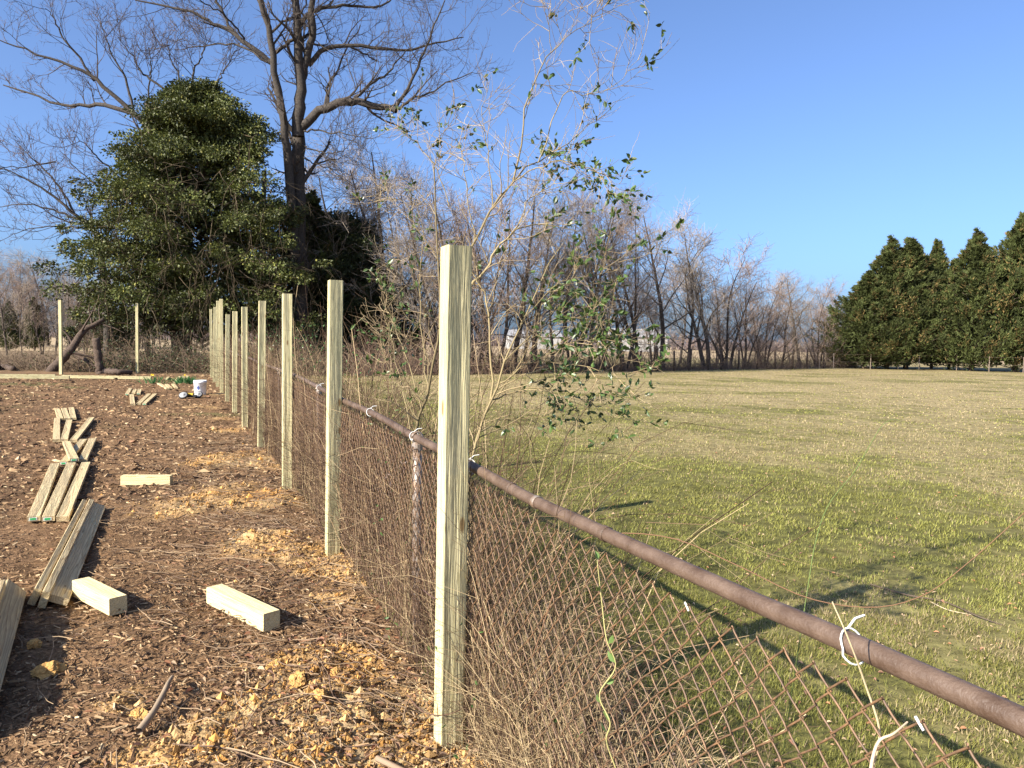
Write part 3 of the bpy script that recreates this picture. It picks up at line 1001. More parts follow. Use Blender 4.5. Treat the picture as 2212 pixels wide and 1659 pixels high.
STRAW, REDB, DARKB = (.42, .315, .175), (.165, .105, .06), (.12, .075, .05)
for (n, s0, s1, d0, d1, l0, l1, r0, r1, lean, up, ca, cb) in (
        (420, .9, 2.5, -.03, .25, .08, .42, .0009, .0020, .5, .10, STRAW, REDB),
        (260, 1.1, 2.4, .0, .30, .25, .7, .0010, .0022, 1.4, .12, STRAW, REDB),
        (760, 1.6, 2.75, -.03, .25, .15, .60, .0010, .0022, .32, .06, STRAW, STRAW),
        (420, 2.3, 3.4, -.04, .30, .4, 1.0, .0010, .0023, .40, .10, STRAW, REDB),
        (800, 3.2, 6.0, -.03, .30, .4, 1.2, .0010, .0026, .35, .08, REDB, STRAW),
        (950, 5.5, 10.0, -.05, .40, .5, 1.3, .0014, .003, .4, .10, REDB, STRAW),
        (1200, 9.5, 18.0, -.15, .5, .6, 1.5, .002, .0045, .4, .10, REDB, STRAW),
        (1200, 17, 31.0, -.15, .8, .7, 1.8, .003, .006, .4, .10, REDB, STRAW),
        (230, 1.2, 2.75, -.03, .22, .3, .8, .0016, .0030, .8, .14, STRAW, STRAW),
        (90, 2.0, 3.2, .02, .3, .9, 1.45, .0012, .0024, .45, .16, REDB, STRAW),
        (420, 3.6, 7.5, .10, .9, 1.0, 1.9, .0016, .0032, .45, .16, STRAW, REDB),
        (320, 7.0, 13.0, .10, 1.2, 1.0, 2.1, .002, .0045, .45, .16, STRAW, REDB)):
    P, R = bramble(n, s0, s1, d0, d1, l0, l1, r0, r1, lean, up)
    c = twigcol(n, ca, cb); kk_ = rng.random(n)
    dkf = .68 if s0 > 2.2 else .35
    c = np.where((kk_ < dkf)[:, None], twigcol(n, (.055, .036, .024), (.12, .072, .045)), c)
    tubes(mb, P, R, 3, c)
    C1, R1 = children(P, R, 2, (.25, .95), (.08 * (1 + s0 / 8), .32 * (1 + s0 / 10)), (30, 80), 4, .6, up=.02, wig=.25, rmin=.0007 * (1 + s0 / 8))
    tubes(mb, C1, R1, 3, np.repeat(c, 2, 0) * .95)
tag(mb.obj('bramble_thicket', M_TWIG), 'dry brown bramble stems woven through the chain-link fence', 'brambles', kind='stuff')
# green leaves on the brambles
mb = MB()
for n, s0, s1, d0, d1, z0, z1, L in ((70, 1.8, 3.4, -.2, .2, .02, .5, .022), (170, 3.2, 6, -.05, .3, .1, 1.1, .024), (260, 5, 10, 0, .8, .4, 1.6, .03), (420, 9, 20, 0, 1.0, .3, 1.7, .045)):
    s = rng.uniform(s0, s1, n); d = rng.uniform(d0, d1, n); x, y = sd(s, d)
    leaves(mb, np.stack([x, y, rng.uniform(z0, z1, n)], 1), rng.normal(size=(n, 3)), L * rng.uniform(.7, 1.4, n), L * .5, np.array([.06, .115, .03]) * rng.uniform(.6, 1.6, (n, 1)), detail=True)
for n, s0, s1 in ((900, 1.8, 3.5), (1500, 3.3, 6.5), (1500, 6, 12)):  # dark brown leaves added to deepen the shaded background behind the stems
    s = rng.uniform(s0, s1, n); d = rng.uniform(.03, .45, n); x, y = sd(s, d)
    leaves(mb, np.stack([x, y, rng.random(n) ** 2.2 * (.9 if s1 > 3.6 else .35)], 1), rng.normal(size=(n, 3)), .028 * rng.uniform(.6, 1.5, n), .015, np.array([.11, .06, .04]) * rng.uniform(.4, 1.5, (n, 1)))
tag(mb.obj('bramble_leaves', M_LEAF), 'small green leaves, and dark brown ones added for shaded depth, among the fence brambles', 'leaves', kind='stuff')

# single vines that stand out
def vine(name, pts, rad, col, label, cat='vine', lv=None, K=40, rt=.5):
    P = resample(np.array(pts), K)
    m = MB(); tubes(m, P, rad * np.linspace(1, rt, K), S=6, col=col)
    b = P[0].copy()
    m.v = [v - b for v in m.v]
    root = m.obj(name, M_TWIG, smooth=True); root.location = b
    tag(root, label, cat)
    if lv:
        for i in np.linspace(K * .2, K - 1, lv).astype(int):
            m = MB()
            leaves(m, (P[i] - b)[None], np.append(rng.normal(0, .6, 2), .6)[None], rng.uniform(.02, .032, 1), .014, np.array([.12, .19, .05]) * rng.uniform(.7, 1.3, (1, 1)), detail=True)
            m.obj('leaf', M_LEAF, root)
    return root


vine('arching_vine', [D(1150, 1420, 2.15), D(1230, 1200, 2.1), D(1310, 1155, 2.05), D(1450, 1162, 1.95), D(1590, 1220, 1.85), D(1740, 1290, 1.75), D(1880, 1312, 1.68), D(1990, 1288, 1.6), D(2080, 1225, 1.55), D(2212, 1108, 1.5), D(2280, 1040, 1.48)], .0016, (.17, .095, .055),
     'long bare reddish vine arching over the top rail towards the right edge')
vine('greenbrier_shoot', [G(1690, 1640), D(1725, 1400, 1.95), D(1745, 1270, 1.97), D(1762, 1170, 2.0), D(1790, 1090, 2.05), D(1845, 1020, 2.1), D(1880, 960, 2.13), D(1905, 920, 2.15), D(1928, 906, 2.16), D(1943, 908, 2.16)], .0015, (.12, .16, .05),
     'single green shoot rising from behind the rail with a curled tip', 'shoot')
vine('dry_cane', [D(1885, 1659, 1.15), D(1900, 1580, 1.13), D(1870, 1480, 1.12), D(1835, 1385, 1.10), D(1798, 1300, 1.10)], .0022, (.50, .40, .24), 'straight straw-coloured cane leaning on the rail beside a white tie', 'cane')
vine('pale_runner', [D(1878, 1700, 1.0), D(1885, 1640, 1.0), D(1900, 1600, 1.0), D(1930, 1585, 1.0), D(1960, 1560, 1.02)], .0028, (.50, .38, .26), 'thick pale runner hooked over the wire mesh at bottom right', 'vine', lv=None)
vine('climbing_stem', [D(1330, 1659, 1.75), D(1310, 1600, 1.74), D(1318, 1560, 1.72), D(1295, 1500, 1.73), D(1330, 1440, 1.7), D(1310, 1380, 1.7), D(1300, 1300, 1.72), D(1290, 1210, 1.72)], .0022, (.38, .34, .14),
     'yellow-green leafy stem climbing the wire mesh right of the nearest post', 'vine', lv=9)
vine('wrapping_vine', [D(915, 1275, 2.95), D(935, 1290, 2.76), D(960, 1298, 2.70), D(985, 1300, 2.70), D(1005, 1293, 2.75), D(1030, 1280, 2.85)], .0024, (.10, .06, .05), 'dark vine looped across the middle of the nearest post')
vine('low_wrapping_vine', [D(880, 1500, 2.9), D(910, 1535, 2.76), D(950, 1545, 2.67), D(990, 1535, 2.67), D(1020, 1510, 2.75), D(1050, 1480, 2.9)], .0024, (.12, .07, .05), 'dark vine looped across the foot of the nearest post')
vine('hanging_tendril', [D(1000, 930, 2.75), D(985, 985, 2.7), D(975, 1040, 2.70), D(978, 1100, 2.7), D(985, 1170, 2.71), D(1003, 1230, 2.74)], .0016, (.14, .08, .06), 'thin brown tendril hanging down the face of the nearest post', 'tendril')
vine('tangled_tendril', [D(955, 990, 2.75), D(965, 960, 2.7), D(985, 972, 2.69), D(1000, 990, 2.70), D(1018, 975, 2.73), D(1040, 965, 2.8), D(1055, 1000, 2.85), D(1040, 1030, 2.85)], .0018, (.13, .07, .05), 'reddish tendril tangled around the nearest post at rail height', 'tendril')
# sticks on the ground
vine('fallen_twig', [G(1880, 1262, .015), G(1960, 1285, .03), G(2040, 1300, .02), G(2110, 1330, .03), G(2165, 1350, .012)], .006, (.10, .075, .055), 'dark fallen twig lying on the lawn beyond the rail', 'stick')
vine('crooked_root', [G(300, 1580, .03), G(330, 1540, .05), G(352, 1500, .06), G(362, 1478, .07), G(372, 1462, .05)], .016, (.28, .21, .14), 'crooked grey root lying on the mulch at bottom left', 'root')
vine('broken_stick', [G(815, 1638, .03), G(840, 1650, .04), G(872, 1665, .03)], .011, (.26, .18, .12), 'short brown stick at the bottom edge left of the nearest post', 'stick', rt=.9)
vine('leaning_cane', [D(763, 1177, 5.4), D(790, 1110, 5.3), D(810, 1030, 5.2)], .012, (.42, .25, .15), 'reddish cane leaning by the second post', 'cane') if False else None
vine('lawn_stick', [G(2010, 1300, .01), G(2050, 1318, .02), G(2110, 1330, .012)], .004, (.5, .4, .26), 'pale straw stick lying on the lawn beside the dark twig', 'stick')
vine('bare_twig_on_mulch', [G(545, 1520, .02), G(600, 1500, .03), G(680, 1508, .03), G(735, 1545, .02)], .003, (.34, .25, .16), 'thin pale twig curving across the mulch before the clay', 'stick')

# ------------------------------------------------------------------ leafy shrub at the rail
def shrub(name, label, base, limbs, tw1, tw2, leafn, leafsel, rootdepth):
    root = thing(name, label, 'shrub', tuple(base))
    mbs = MB(); mbl = MB()
    LP = []; LR = []
    for pts, r0, r1 in limbs:
        P = resample(np.array([D(*p) for p in pts]), 14) - base; r0 *= .66; r1 *= .7
        P[1:-1] += rng.normal(0, .006, (12, 3))
        LP.append(P); LR.append(np.linspace(r0, r1, 14))
    LP = np.array(LP); LR = np.array(LR)
    tubes(mbs, LP, LR, 7, twigcol(len(LP), (.27, .215, .115), (.19, .15, .08)))
    P1, R1 = children(LP, LR, tw1, (.25, 1.0), (.12, .42), (22, 65), 7, .55, up=.05, wig=.13, rmin=.0014)
    fk = np.clip(R1[:, 0] / .0024, .38, 1)[:, None, None]; P1 = P1[:, :1] + (P1 - P1[:, :1]) * fk
    tubes(mbs, P1, R1, 4, twigcol(len(P1), (.38, .30, .17), (.20, .15, .085)))
    P2, R2 = children(P1, R1, tw2, (.2, 1.0), (.05, .20), (25, 75), 5, .65, up=.03, wig=.18, rmin=.0011)
    fk = np.repeat(fk, tw2, 0); P2 = P2[:, :1] + (P2 - P2[:, :1]) * np.clip(fk + .15, 0, 1)
    tubes(mbs, P2, R2, 3, twigcol(len(P2), (.40, .31, .18), (.20, .14, .085)))
    mbs.obj('stem', M_TWIG, root, smooth=True)
    # leaves in little sprays, on the side where the photo shows them
    w = leafsel(P2[:, 2] + base)
    w = w / w.sum()
    idx = rng.choice(len(P2), leafn, p=w, replace=False)
    m = 6
    k = rng.integers(1, 5, (leafn, m))
    C = P2[idx[:, None], k].reshape(-1, 3)
    dr = (P2[idx, -1] - P2[idx, 0])[:, None, :].repeat(m, 1).reshape(-1, 3)
    dr = norm(norm(dr) + rng.normal(0, .7, dr.shape))
    n = len(C)
    cc = np.array([.045, .078, .02]) * rng.uniform(.6, 1.7, (n, 1)) + np.array([.03, .03, 0]) * (rng.random((n, 1)) ** 3)
    leaves(mbl, C, dr, rng.uniform(.017, .036, n), rng.uniform(.010, .018, n), cc, fold=.18, detail=True)
    mbl.obj('foliage', M_LEAF, root)
    return root


bA = G(882, 1388)
limbsA = [([(882, 1388, bA[1]), (890, 1000, 3.70), (900, 927, 3.7), (923, 862, 3.65), (941, 758, 3.6), (950, 700, 3.6), (945, 560, 3.6), (940, 430, 3.62), (937, 352, 3.6)], .013, .004),
          ([(937, 352, 3.6), (905, 320, 3.62), (880, 290, 3.65), (854, 272, 3.7)], .004, .0012),
          ([(970, 445, 3.55), (950, 385, 3.6), (937, 352, 3.6), (960, 290, 3.62), (985, 265, 3.6)], .004, .001),
          ([(923, 862, 3.65), (918, 760, 3.75), (905, 640, 3.8), (915, 520, 3.8), (900, 430, 3.85)], .006, .0015),
          ([(915, 900, 3.68), (880, 780, 3.8), (850, 700, 3.95), (820, 640, 4.05)], .005, .0012),
          ([(945, 560, 3.6), (900, 480, 3.65), (860, 430, 3.7), (800, 425, 3.75)], .003, .001),
          ([(905, 920, 3.7), (870, 850, 3.8), (830, 770, 3.9), (810, 710, 3.95)], .004, .001),
          ([(890, 960, 3.72), (860, 800, 3.9), (835, 690, 4.0), (845, 560, 4.05)], .004, .001)]
shrub('leafy_shrub', 'twiggy shrub with a thick leaning stem left of the nearest post', bA, limbsA, 10, 6, 90, lambda p: np.where(p[:, 2] > 1.2, 1.0, .4), 3.7)
bB = G(1004, 1562)
limbsB = [([(1004, 1562, bB[1]), (1010, 1200, 3.02), (1016, 993, 3.05), (1031, 951, 3.05), (1060, 862, 3.05), (1090, 780, 3.05), (1124, 700, 3.1), (1170, 600, 3.15), (1220, 520, 3.2)], .012, .002),
          ([(1060, 862, 3.05), (1058, 740, 3.08), (1048, 638, 3.12), (1025, 606, 3.12), (1005, 560, 3.1)], .007, .003),
          ([(1000, 640, 3.15), (1025, 600, 3.12), (1056, 582, 3.1), (1068, 539, 3.1), (1112, 499, 3.12), (1163, 487, 3.15), (1250, 500, 3.2)], .010, .002),
          ([(1000, 620, 3.12), (1023, 531, 3.1), (1064, 446, 3.1), (1108, 393, 3.1), (1162, 352, 3.15), (1220, 312, 3.2), (1287, 250, 3.3)], .0095, .0013),
          ([(1108, 393, 3.1), (1128, 312, 3.1), (1133, 245, 3.1), (1148, 178, 3.1), (1189, 111, 3.08), (1233, 76, 3.05), (1269, 53, 3.05), (1327, 22, 3.0)], .006, .0009),
          ([(1189, 114, 3.08), (1184, 60, 3.05), (1180, 0, 3.0), (1182, -40, 3.0)], .0022, .0008),
          ([(1269, 53, 3.05), (1285, 20, 3.0), (1292, -20, 3.0)], .0014, .0008),
          ([(1162, 352, 3.15), (1198, 245, 3.2), (1229, 196, 3.2), (1278, 201, 3.2), (1332, 178, 3.2), (1390, 120, 3.2)], .004, .0009),
          ([(1108, 393, 3.1), (1160, 365, 3.0), (1220, 344, 2.95), (1287, 370, 2.95), (1354, 397, 2.95)], .004, .001),
          ([(1060, 864, 3.05), (1105, 850, 3.1), (1155, 840, 3.1), (1215, 844, 3.1), (1275, 872, 3.1), (1340, 905, 3.1)], .005, .001),
          ([(1036, 931, 3.05), (1080, 910, 3.1), (1132, 896, 3.15), (1200, 900, 3.15)], .003, .001),
          ([(1075, 830, 3.05), (1150, 780, 2.95), (1230, 740, 2.9), (1300, 735, 2.9)], .005, .001),
          ([(1090, 780, 3.05), (1180, 700, 3.0), (1270, 690, 2.95), (1330, 720, 2.95)], .004, .001),
          ([(1068, 845, 3.05), (1150, 800, 3.0), (1260, 790, 2.95), (1370, 815, 2.9)], .004, .001),
          ([(1112, 499, 3.12), (1150, 420, 3.2), (1200, 390, 3.3), (1240, 300, 3.35)], .004, .001),
          ([(1064, 446, 3.1), (1060, 340, 3.2), (1040, 260, 3.25), (1050, 180, 3.3)], .004, .001),
          ([(1023, 531, 3.1), (1010, 420, 3.1), (1000, 340, 3.15), (985, 300, 3.2)], .004, .001),
          ([(1045, 900, 3.05), (1110, 800, 3.15), (1160, 700, 3.2), (1180, 600, 3.25)], .005, .001),
          ([(1124, 700, 3.1), (1200, 620, 3.0), (1280, 590, 3.0), (1380, 540, 3.0)], .003, .001)]


def selB(p):
    pr = (p[:, 0] * 1) / p[:, 1]
    return np.clip(.15 + (pr > .02) * .6 + 1.2 * ((p[:, 2] < 1.75) & (pr > .03)) + .9 * (pr > .075), 0, None) * np.where(p[:, 2] > 2.35, .18, 1)


shrub('leafy_shrub', 'tall evergreen-leaved shrub rising behind the nearest post into the sky', bB, limbsB, 12, 6, 300, selB, 3.0)

# ------------------------------------------------------------------ trees
TW = dict(grey=(.24, .20, .16), dark=(.065, .052, .042), purple=(.225, .165, .13), tan=(.27, .215, .16))


def make_bare_tree(name, h, seed, stems=1, spread_=.35, col=TW['grey'], tcol=TW['dark'], n1=11, n2=8, n3=6, twr=.006, base_clear=.18, up1=.10):
    """mesh pair (trunk, crown) of a bare deciduous tree, base at origin"""
    r = np.random.default_rng(seed)
    P = np.zeros((stems, 12, 3)); Rr = np.zeros((stems, 12))
    for s in range(stems):
        a = r.uniform(0, 6.28); ln = (r.uniform(.05, .28) if stems > 1 else r.uniform(0, .06))
        hh = h * (1 if s == 0 else r.uniform(.7, .98))
        d = np.array([math.cos(a) * ln, math.sin(a) * ln, 1]); p = np.array([math.cos(a), math.sin(a), 0]) * (.12 if stems > 1 else 0)
        for k in range(12):
            P[s, k] = p
            d = norm(d + r.normal(0, .05, 3) + np.array([0, 0, .03])); p = p + d * hh / 11
        r0 = h * r.uniform(.011, .017) * (.8 if stems > 1 else 1)
        Rr[s] = r0 * np.linspace(1, .12, 12) ** .9
    P[:, 0, 2] -= .15
    trunk = MB(); tubes(trunk, P, Rr, 8, tcol)
    crown = MB()
    P1, R1 = children(P, Rr, n1, (base_clear, 1.0), (.22 * h, .48 * h), (25, 62), 9, .48, up=up1, wig=.10, rmin=.010, rng=r, lenpow=.55)
    tubes(trunk, P1[:, :], R1, 5, np.array(tcol) * 1.25)
    P2, R2 = children(P1, R1, n2, (.2, 1.0), (.07 * h, .22 * h), (25, 65), 6, .5, up=.09, wig=.14, rmin=twr * 1.3, rng=r, lenpow=.35)
    c2_ = np.array(col) * r.uniform(.75, 1.2, (len(P2), 1))
    tubes(crown, P2, R2, 4 if h > 12 else 3, c2_)
    P3, R3 = children(P2, R2, n3, (.15, 1.0), (.035 * h, .10 * h), (25, 70), 4, .6, up=.06, wig=.18, rmin=twr, rng=r)
    tubes(crown, P3, R3, 3, np.repeat(c2_, n3, 0) * r.uniform(.8, 1.25, (len(P3), 1)))
    return trunk.mesh(name + '_trunk', M_BARK, True), crown.mesh(name + '_crown', M_TWIG)


VAR = [make_bare_tree('bare', 11.0, 101, 1, col=TW['grey'], n1=15, n2=10, n3=8, twr=.0085, up1=.05),
       make_bare_tree('bare', 10.5, 102, 3, col=TW['purple'], n1=10, n2=9, n3=7, twr=.0085, up1=.05),
       make_bare_tree('bare', 10.0, 103, 2, col=TW['grey'], n1=12, n2=9, n3=8, twr=.0085, up1=.03),
       make_bare_tree('bare', 8.0, 104, 4, col=TW['purple'], n1=9, n2=9, n3=7, twr=.009, base_clear=.06, up1=.05),
       make_bare_tree('bare', 9.0, 105, 1, col=TW['tan'], n1=16, n2=9, n3=8, twr=.009, base_clear=.10, up1=.04)]
VH = [max(v.co.z for v in b.vertices) * .97 for a, b in VAR]


def place_bare(v, x, y, h, rz, label, group, sx=1.0, z=-.05):
    t = thing('bare_tree', label, 'tree', (x, y, z), rz, group)
    s = h / VH[v]; t.scale = (s * sx, s * sx, s)
    link('trunk', VAR[v][0], t); link('crown', VAR[v][1], t)
    return t


# row along the back of the lawn: pixel x of trunk, base pixel y, top pixel y, variant
ROW = [(752, 796, 330, 0), (790, 797, 300, 4), (822, 798, 290, 0), (868, 799, 300, 2), (905, 800, 345, 1), (948, 800, 360, 2), (985, 800, 370, 0), (1025, 800, 390, 3), (1070, 800, 370, 1), (1110, 800, 385, 0), (1150, 801, 380, 2),
       (1195, 801, 390, 4), (1235, 801, 385, 1), (1275, 800.5, 395, 0), (1312, 800, 420, 2), (1352, 799.5, 385, 1), (1380, 799, 400, 2), (1432, 798, 425, 0), (1488, 797.5, 415, 4), (1530, 797, 445, 2), (1572, 796.5, 520, 3), (1612, 796, 560, 1),
       (1652, 795.5, 590, 3), (1690, 795, 600, 4), (1728, 794.5, 575, 0), (1768, 794, 600, 3), (1806, 794, 610, 1), (1838, 793.5, 640, 3)]
nth = ['first', 'second', 'third', 'fourth', 'fifth', 'sixth', 'seventh', 'eighth', 'ninth', 'tenth', 'eleventh', 'twelfth', 'thirteenth', 'fourteenth', 'fifteenth', 'sixteenth', 'seventeenth', 'eighteenth', 'nineteenth', 'twentieth']
nth += ['twenty-' + x for x in nth[:9]]


def row_point(px, jit=0.0):
    # the hedge line passes (3.55,41) (15.5,52) (27,62): Y = 37.8 + .9*X
    a = ray(px, 760); k = a[0] / a[1]
    Y = (37.6 + jit) / (1 - .92 * k)
    return k * Y, Y


for i, (px, by, ty, v) in enumerate(ROW):
    x, y = row_point(px, rng.uniform(-.3, 2.2) + (13 if px < 860 else 6 if px < 910 else 0))
    h = D(px, ty, y)[2]
    place_bare(v, x, y, h, rng.uniform(0, 6.28), '%s bare tree from the left in the row behind the lawn' % nth[i], 'bare trees in the row behind the lawn', sx=rng.uniform(.95, 1.3) * (1.15 if ty > 500 else 1))
# second rank, farther
for i, px in enumerate((860, 960, 1045, 1130, 1215, 1300, 1410, 1470, 1550, 1630, 1710, 1790)):
    x, y = row_point(px, rng.uniform(7, 16)); y += 0
    hh = rng.uniform(7.0, 9.5) * (1 if px < 1500 else .75)
    place_bare((i * 2 + 1) % 5, x, y, hh, rng.uniform(0, 6.28), 'slender rear-rank bare tree behind the lawn, %s from the left' % nth[i], 'rear rank of bare trees behind the lawn', sx=.95)

# under-brush along the row (uncountable)
mb = MB()
n = 5200
px = rng.uniform(760, 1850, n)
a = (px - 1106) / F; jit = rng.uniform(-1.3, 2.5, n)
Y = (37.6 + jit) / (1 - .92 * a); X = a * Y
P = np.zeros((n, 5, 3)); P[:, 0] = np.stack([X, Y, np.full(n, -.05)], 1)
d = norm(np.stack([rng.normal(0, .5, n), rng.normal(0, .5, n), np.ones(n)], 1)); L = (.25 + rng.random(n) ** 2.5 * 2.6) / 4 * np.where(px > 1600, 1.25, .8)
for k in range(1, 5):
    d = norm(d + rng.normal(0, .2, (n, 3)) - np.array([0, 0, .08])); P[:, k] = P[:, k - 1] + d * L[:, None]
tubes(mb, P, np.linspace(.011, .004, 5)[None], 3, twigcol(n, (.13, .085, .065), (.22, .15, .10)))
C1, R1 = children(P, np.full((n, 5), .008), 2, (.3, 1), (.2, .7), (30, 70), 3, .6, rmin=.005)
tubes(mb, C1, R1, 3, twigcol(len(C1), (.15, .10, .08), (.20, .14, .10)))
tag(mb.obj('hedgerow_brush', M_TWIG), 'low brown brush along the foot of the bare tree row', 'brush', kind='stuff')

# old post-and-wire fence in front of the row
of = thing('old_field_fence', 'old dark post and wire fence along the back of the lawn', 'fence', (0, 0, 0))
tops = []
for i, px in enumerate(range(1240, 1850, 36)):
    x, y = row_point(px + rng.uniform(-6, 6), -1.0)
    hh = rng.uniform(1.15, 1.5); ln = rng.normal(0, .05, 2)
    m = MB(); tubes(m, np.array([[x, y, -.1], [x + ln[0] * .5, y + ln[1] * .5, hh * .5], [x + ln[0], y + ln[1], hh]]), np.array([.07, .065, .055]), 7, cap=True)
    m.obj('post', M_OLD, of, smooth=True); tops.append((x, y, hh))
for zf in (.35, .6, .82, .98):
    m = MB(); tubes(m, np.array([[a, b, c * zf] for a, b, c in tops]), .006, 3); m.obj('wire', M_WIRE, of)

# ------------------------------------------------------------------ cedars on the right
def make_cedar(name, h, w, seed, nb=420, col=(.058, .070, .021)):
    r = np.random.default_rng(seed)
    tr = MB(); K = 10
    tp = np.zeros((1, K, 3)); tp[0, :, 2] = np.linspace(-.2, h * .97, K); tp[0, 1:, :2] += r.normal(0, .04, (K - 1, 2))
    tubes(tr, tp, np.linspace(.17, .02, K)[None], 8, (.10, .075, .055))
    fo = MB()
    zz = r.random(nb) ** .85
    z = .06 * h + zz * h * .90
    prof = np.interp(zz, [0, .06, .2, .45, .7, .88, 1.0], [.60, .9, 1.0, .88, .56, .26, .03]) * w / 2
    prof = prof * np.clip(r.normal(.90, .20, nb), .4, 1.28)
    a = r.uniform(0, 6.28, nb)
    ax = np.zeros((nb, 2))
    # several leaders give the many-pointed outline
    nlead = 9; lb = 20
    la = r.uniform(0, 6.28, nlead); lr = r.uniform(.12, .36, nlead) * w; lh = h * (1.0 - lr / w * 1.1) * r.uniform(.88, 1.03, nlead)
    lr[0] = 0; lh[0] = h
    t_ = r.random((nlead, lb))
    lz = (lh[:, None] - (1 - t_) * h * .17).ravel()
    lp = (.03 + (1 - t_) ** 1.2 * .13 * w * r.uniform(.5, 1.3, (nlead, lb))).ravel()
    z = np.concatenate([z, lz]); prof = np.concatenate([prof, lp]); a = np.concatenate([a, r.uniform(0, 6.28, nlead * lb)])
    ax = np.concatenate([ax, np.repeat(np.stack([lr * np.cos(la), lr * np.sin(la)], 1), lb, 0)])
    nb = len(z)
    base = np.stack([ax[:, 0], ax[:, 1], z - prof * .35], 1)
    out = np.stack([np.cos(a), np.sin(a), np.full(nb, .42)], 1)
    tip = base + out * prof[:, None]
    tip[:, 2] += r.normal(.05, .15, nb)
    mid = (base + tip) / 2 - np.array([0, 0, .16]) * (prof[:, None])
    t = np.linspace(0, 1, 5)[None, :, None]
    BP = (1 - t) ** 2 * base[:, None] + 2 * t * (1 - t) * mid[:, None] + t ** 2 * tip[:, None]
    tubes(tr, BP, np.linspace(.03, .008, 5)[None], 3, (.09, .07, .05))
    # each branch ends in a flame-shaped tuft
    ns = 58
    A = norm(np.stack([np.cos(a) * .62, np.sin(a) * .62, np.full(nb, .75)], 1) + r.normal(0, .16, (nb, 3)))
    tl = np.clip(prof * .55, .30, 1.25) * r.uniform(.75, 1.25, nb)
    u = r.random((nb, ns)) ** .8
    q = tip[:, None] + A[:, None] * ((u - .75) * tl[:, None])[..., None] + r.normal(0, 1, (nb, ns, 3)) * (tl[:, None] * .20 * (1.08 - u))[..., None]
    o = norm(A[:, None] * 1.0 + r.normal(0, .42, q.shape)); q = q.reshape(-1, 3); o = o.reshape(-1, 3)
    nn = 2600                                           # inner foliage closes the heart of the crown
    zi = r.random(nn); ri = np.interp(zi, [0, .06, .2, .45, .7, .88, 1.0], [.55, .8, .85, .74, .46, .18, .0]) * w / 2 * r.random(nn) ** .5 * .85; ai = r.uniform(0, 6.28, nn)
    qi = np.stack([ri * np.cos(ai), ri * np.sin(ai), .06 * h + zi * h * .86], 1)
    n = len(q)
    tone = np.repeat(r.uniform(.55, 1.45, nb), ns)[:, None] * r.uniform(.7, 1.35, (n, 1))
    br = (np.repeat(r.random(nb), ns)[:, None] * .6 + r.random((n, 1)) * .4) > .78
    cc = np.where(br, np.array([.15, .105, .04]), np.array(col)) * tone
    Lq = r.uniform(.16, .36, n); Wq = r.uniform(.045, .085, n)
    leaves(fo, q, o, Lq, Wq, cc, fold=.3, up=r.normal(size=(n, 3)))
    leaves(fo, qi, norm(r.normal(size=(nn, 3))), r.uniform(.4, .7, nn), r.uniform(.15, .25, nn), np.array(col) * r.uniform(.6, 1.1, (nn, 1)), fold=.3)
    return tr.mesh(name + '_trunk', M_BARK, True), fo.mesh(name + '_crown', M_CEDAR)


CV = [make_cedar('cedar', 10.6, 5.6, 7, 380), make_cedar('cedar', 11.0, 5.0, 8, 360), make_cedar('cedar', 10.0, 6.0, 9, 380)]
CH_ = [10.6, 11.0, 10.0]


def place_cedar(v, px, by, ty, label, group='evergreens along the right of the lawn', wx=1.0, Y=None, rz=None):
    p = G(px, by) if Y is None else D(px, 760, Y)
    h = D(px, ty, p[1])[2]
    t = thing('cedar_tree', label, 'tree', (p[0], p[1], -.05), rng.uniform(0, 6.28) if rz is None else rz, group)
    s = h / CH_[v]; t.scale = (s * wx, s * wx, s)
    link('trunk', CV[v][0], t); link('crown', CV[v][1], t)
    return t


place_cedar(2, 1868, 796, 590, 'lowest evergreen at the left end of the right-hand row', wx=1.5)
place_cedar(0, 1915, 796.5, 518, 'second evergreen from the left in the right-hand row', wx=1.2)
place_cedar(1, 1956, 797, 511, 'third evergreen from the left, pointed and close to its neighbour', wx=1.3)
place_cedar(1, 2012, 797.5, 515, 'slim fourth evergreen from the left in the right-hand row', wx=.82)
place_cedar(0, 2098, 801, 503, 'broad fifth evergreen from the left in the right-hand row', wx=1.15)
place_cedar(2, 2192, 803, 466, 'tallest evergreen at the right frame edge', wx=1.02)
place_cedar(1, 2290, 805, 470, 'evergreen past the right frame edge', wx=1.0)
place_cedar(1, 2052, 796, 560, 'shorter evergreen tucked behind between the fourth and fifth', wx=1.0, Y=64)
# low shrub tangle between the bare trees and the cedars handled by the brush; stakes by the cedars
mf = thing('stake_fence', 'thin grey metal stakes and wire under the right-hand evergreens', 'fence', (0, 0, 0))
tops = []
for px, by in ((1770, 795), (1800, 795), (1880, 796.5), (1940, 797), (1985, 798), (2066, 799.5), (2136, 802.5), (2210, 804.5)):
    p = G(px, by + 1.2); hh = 1.15
    m = MB(); tubes(m, np.array([[p[0], p[1], -.1], [p[0], p[1], .5], [p[0], p[1], hh]]), .03, 6, cap=True); m.obj('stake', M_GALV, mf); tops.append((p[0], p[1], hh))
for zf in (.45, .95):
    m = MB(); tubes(m, np.array([[a, b, c * zf] for a, b, c in tops]), .008, 3); m.obj('wire', M_GALV, mf)

# ------------------------------------------------------------------ evergreen mound with trees inside
MY = 35.0
mc = D(436, 760, MY)
mound = thing('evergreen_tree', 'huge dark evergreen mound overgrown with vines at the far end', 'tree', (mc[0], mc[1], 0))
r = np.random.default_rng(77)
zs = np.array([1.6, 2.4, 4.0, 6.4, 8.5, 10.2, 11.2, 12.3]); rs_ = np.array([4.3, 4.8, 5.1, 4.75, 3.85, 3.0, 2.4, .8])


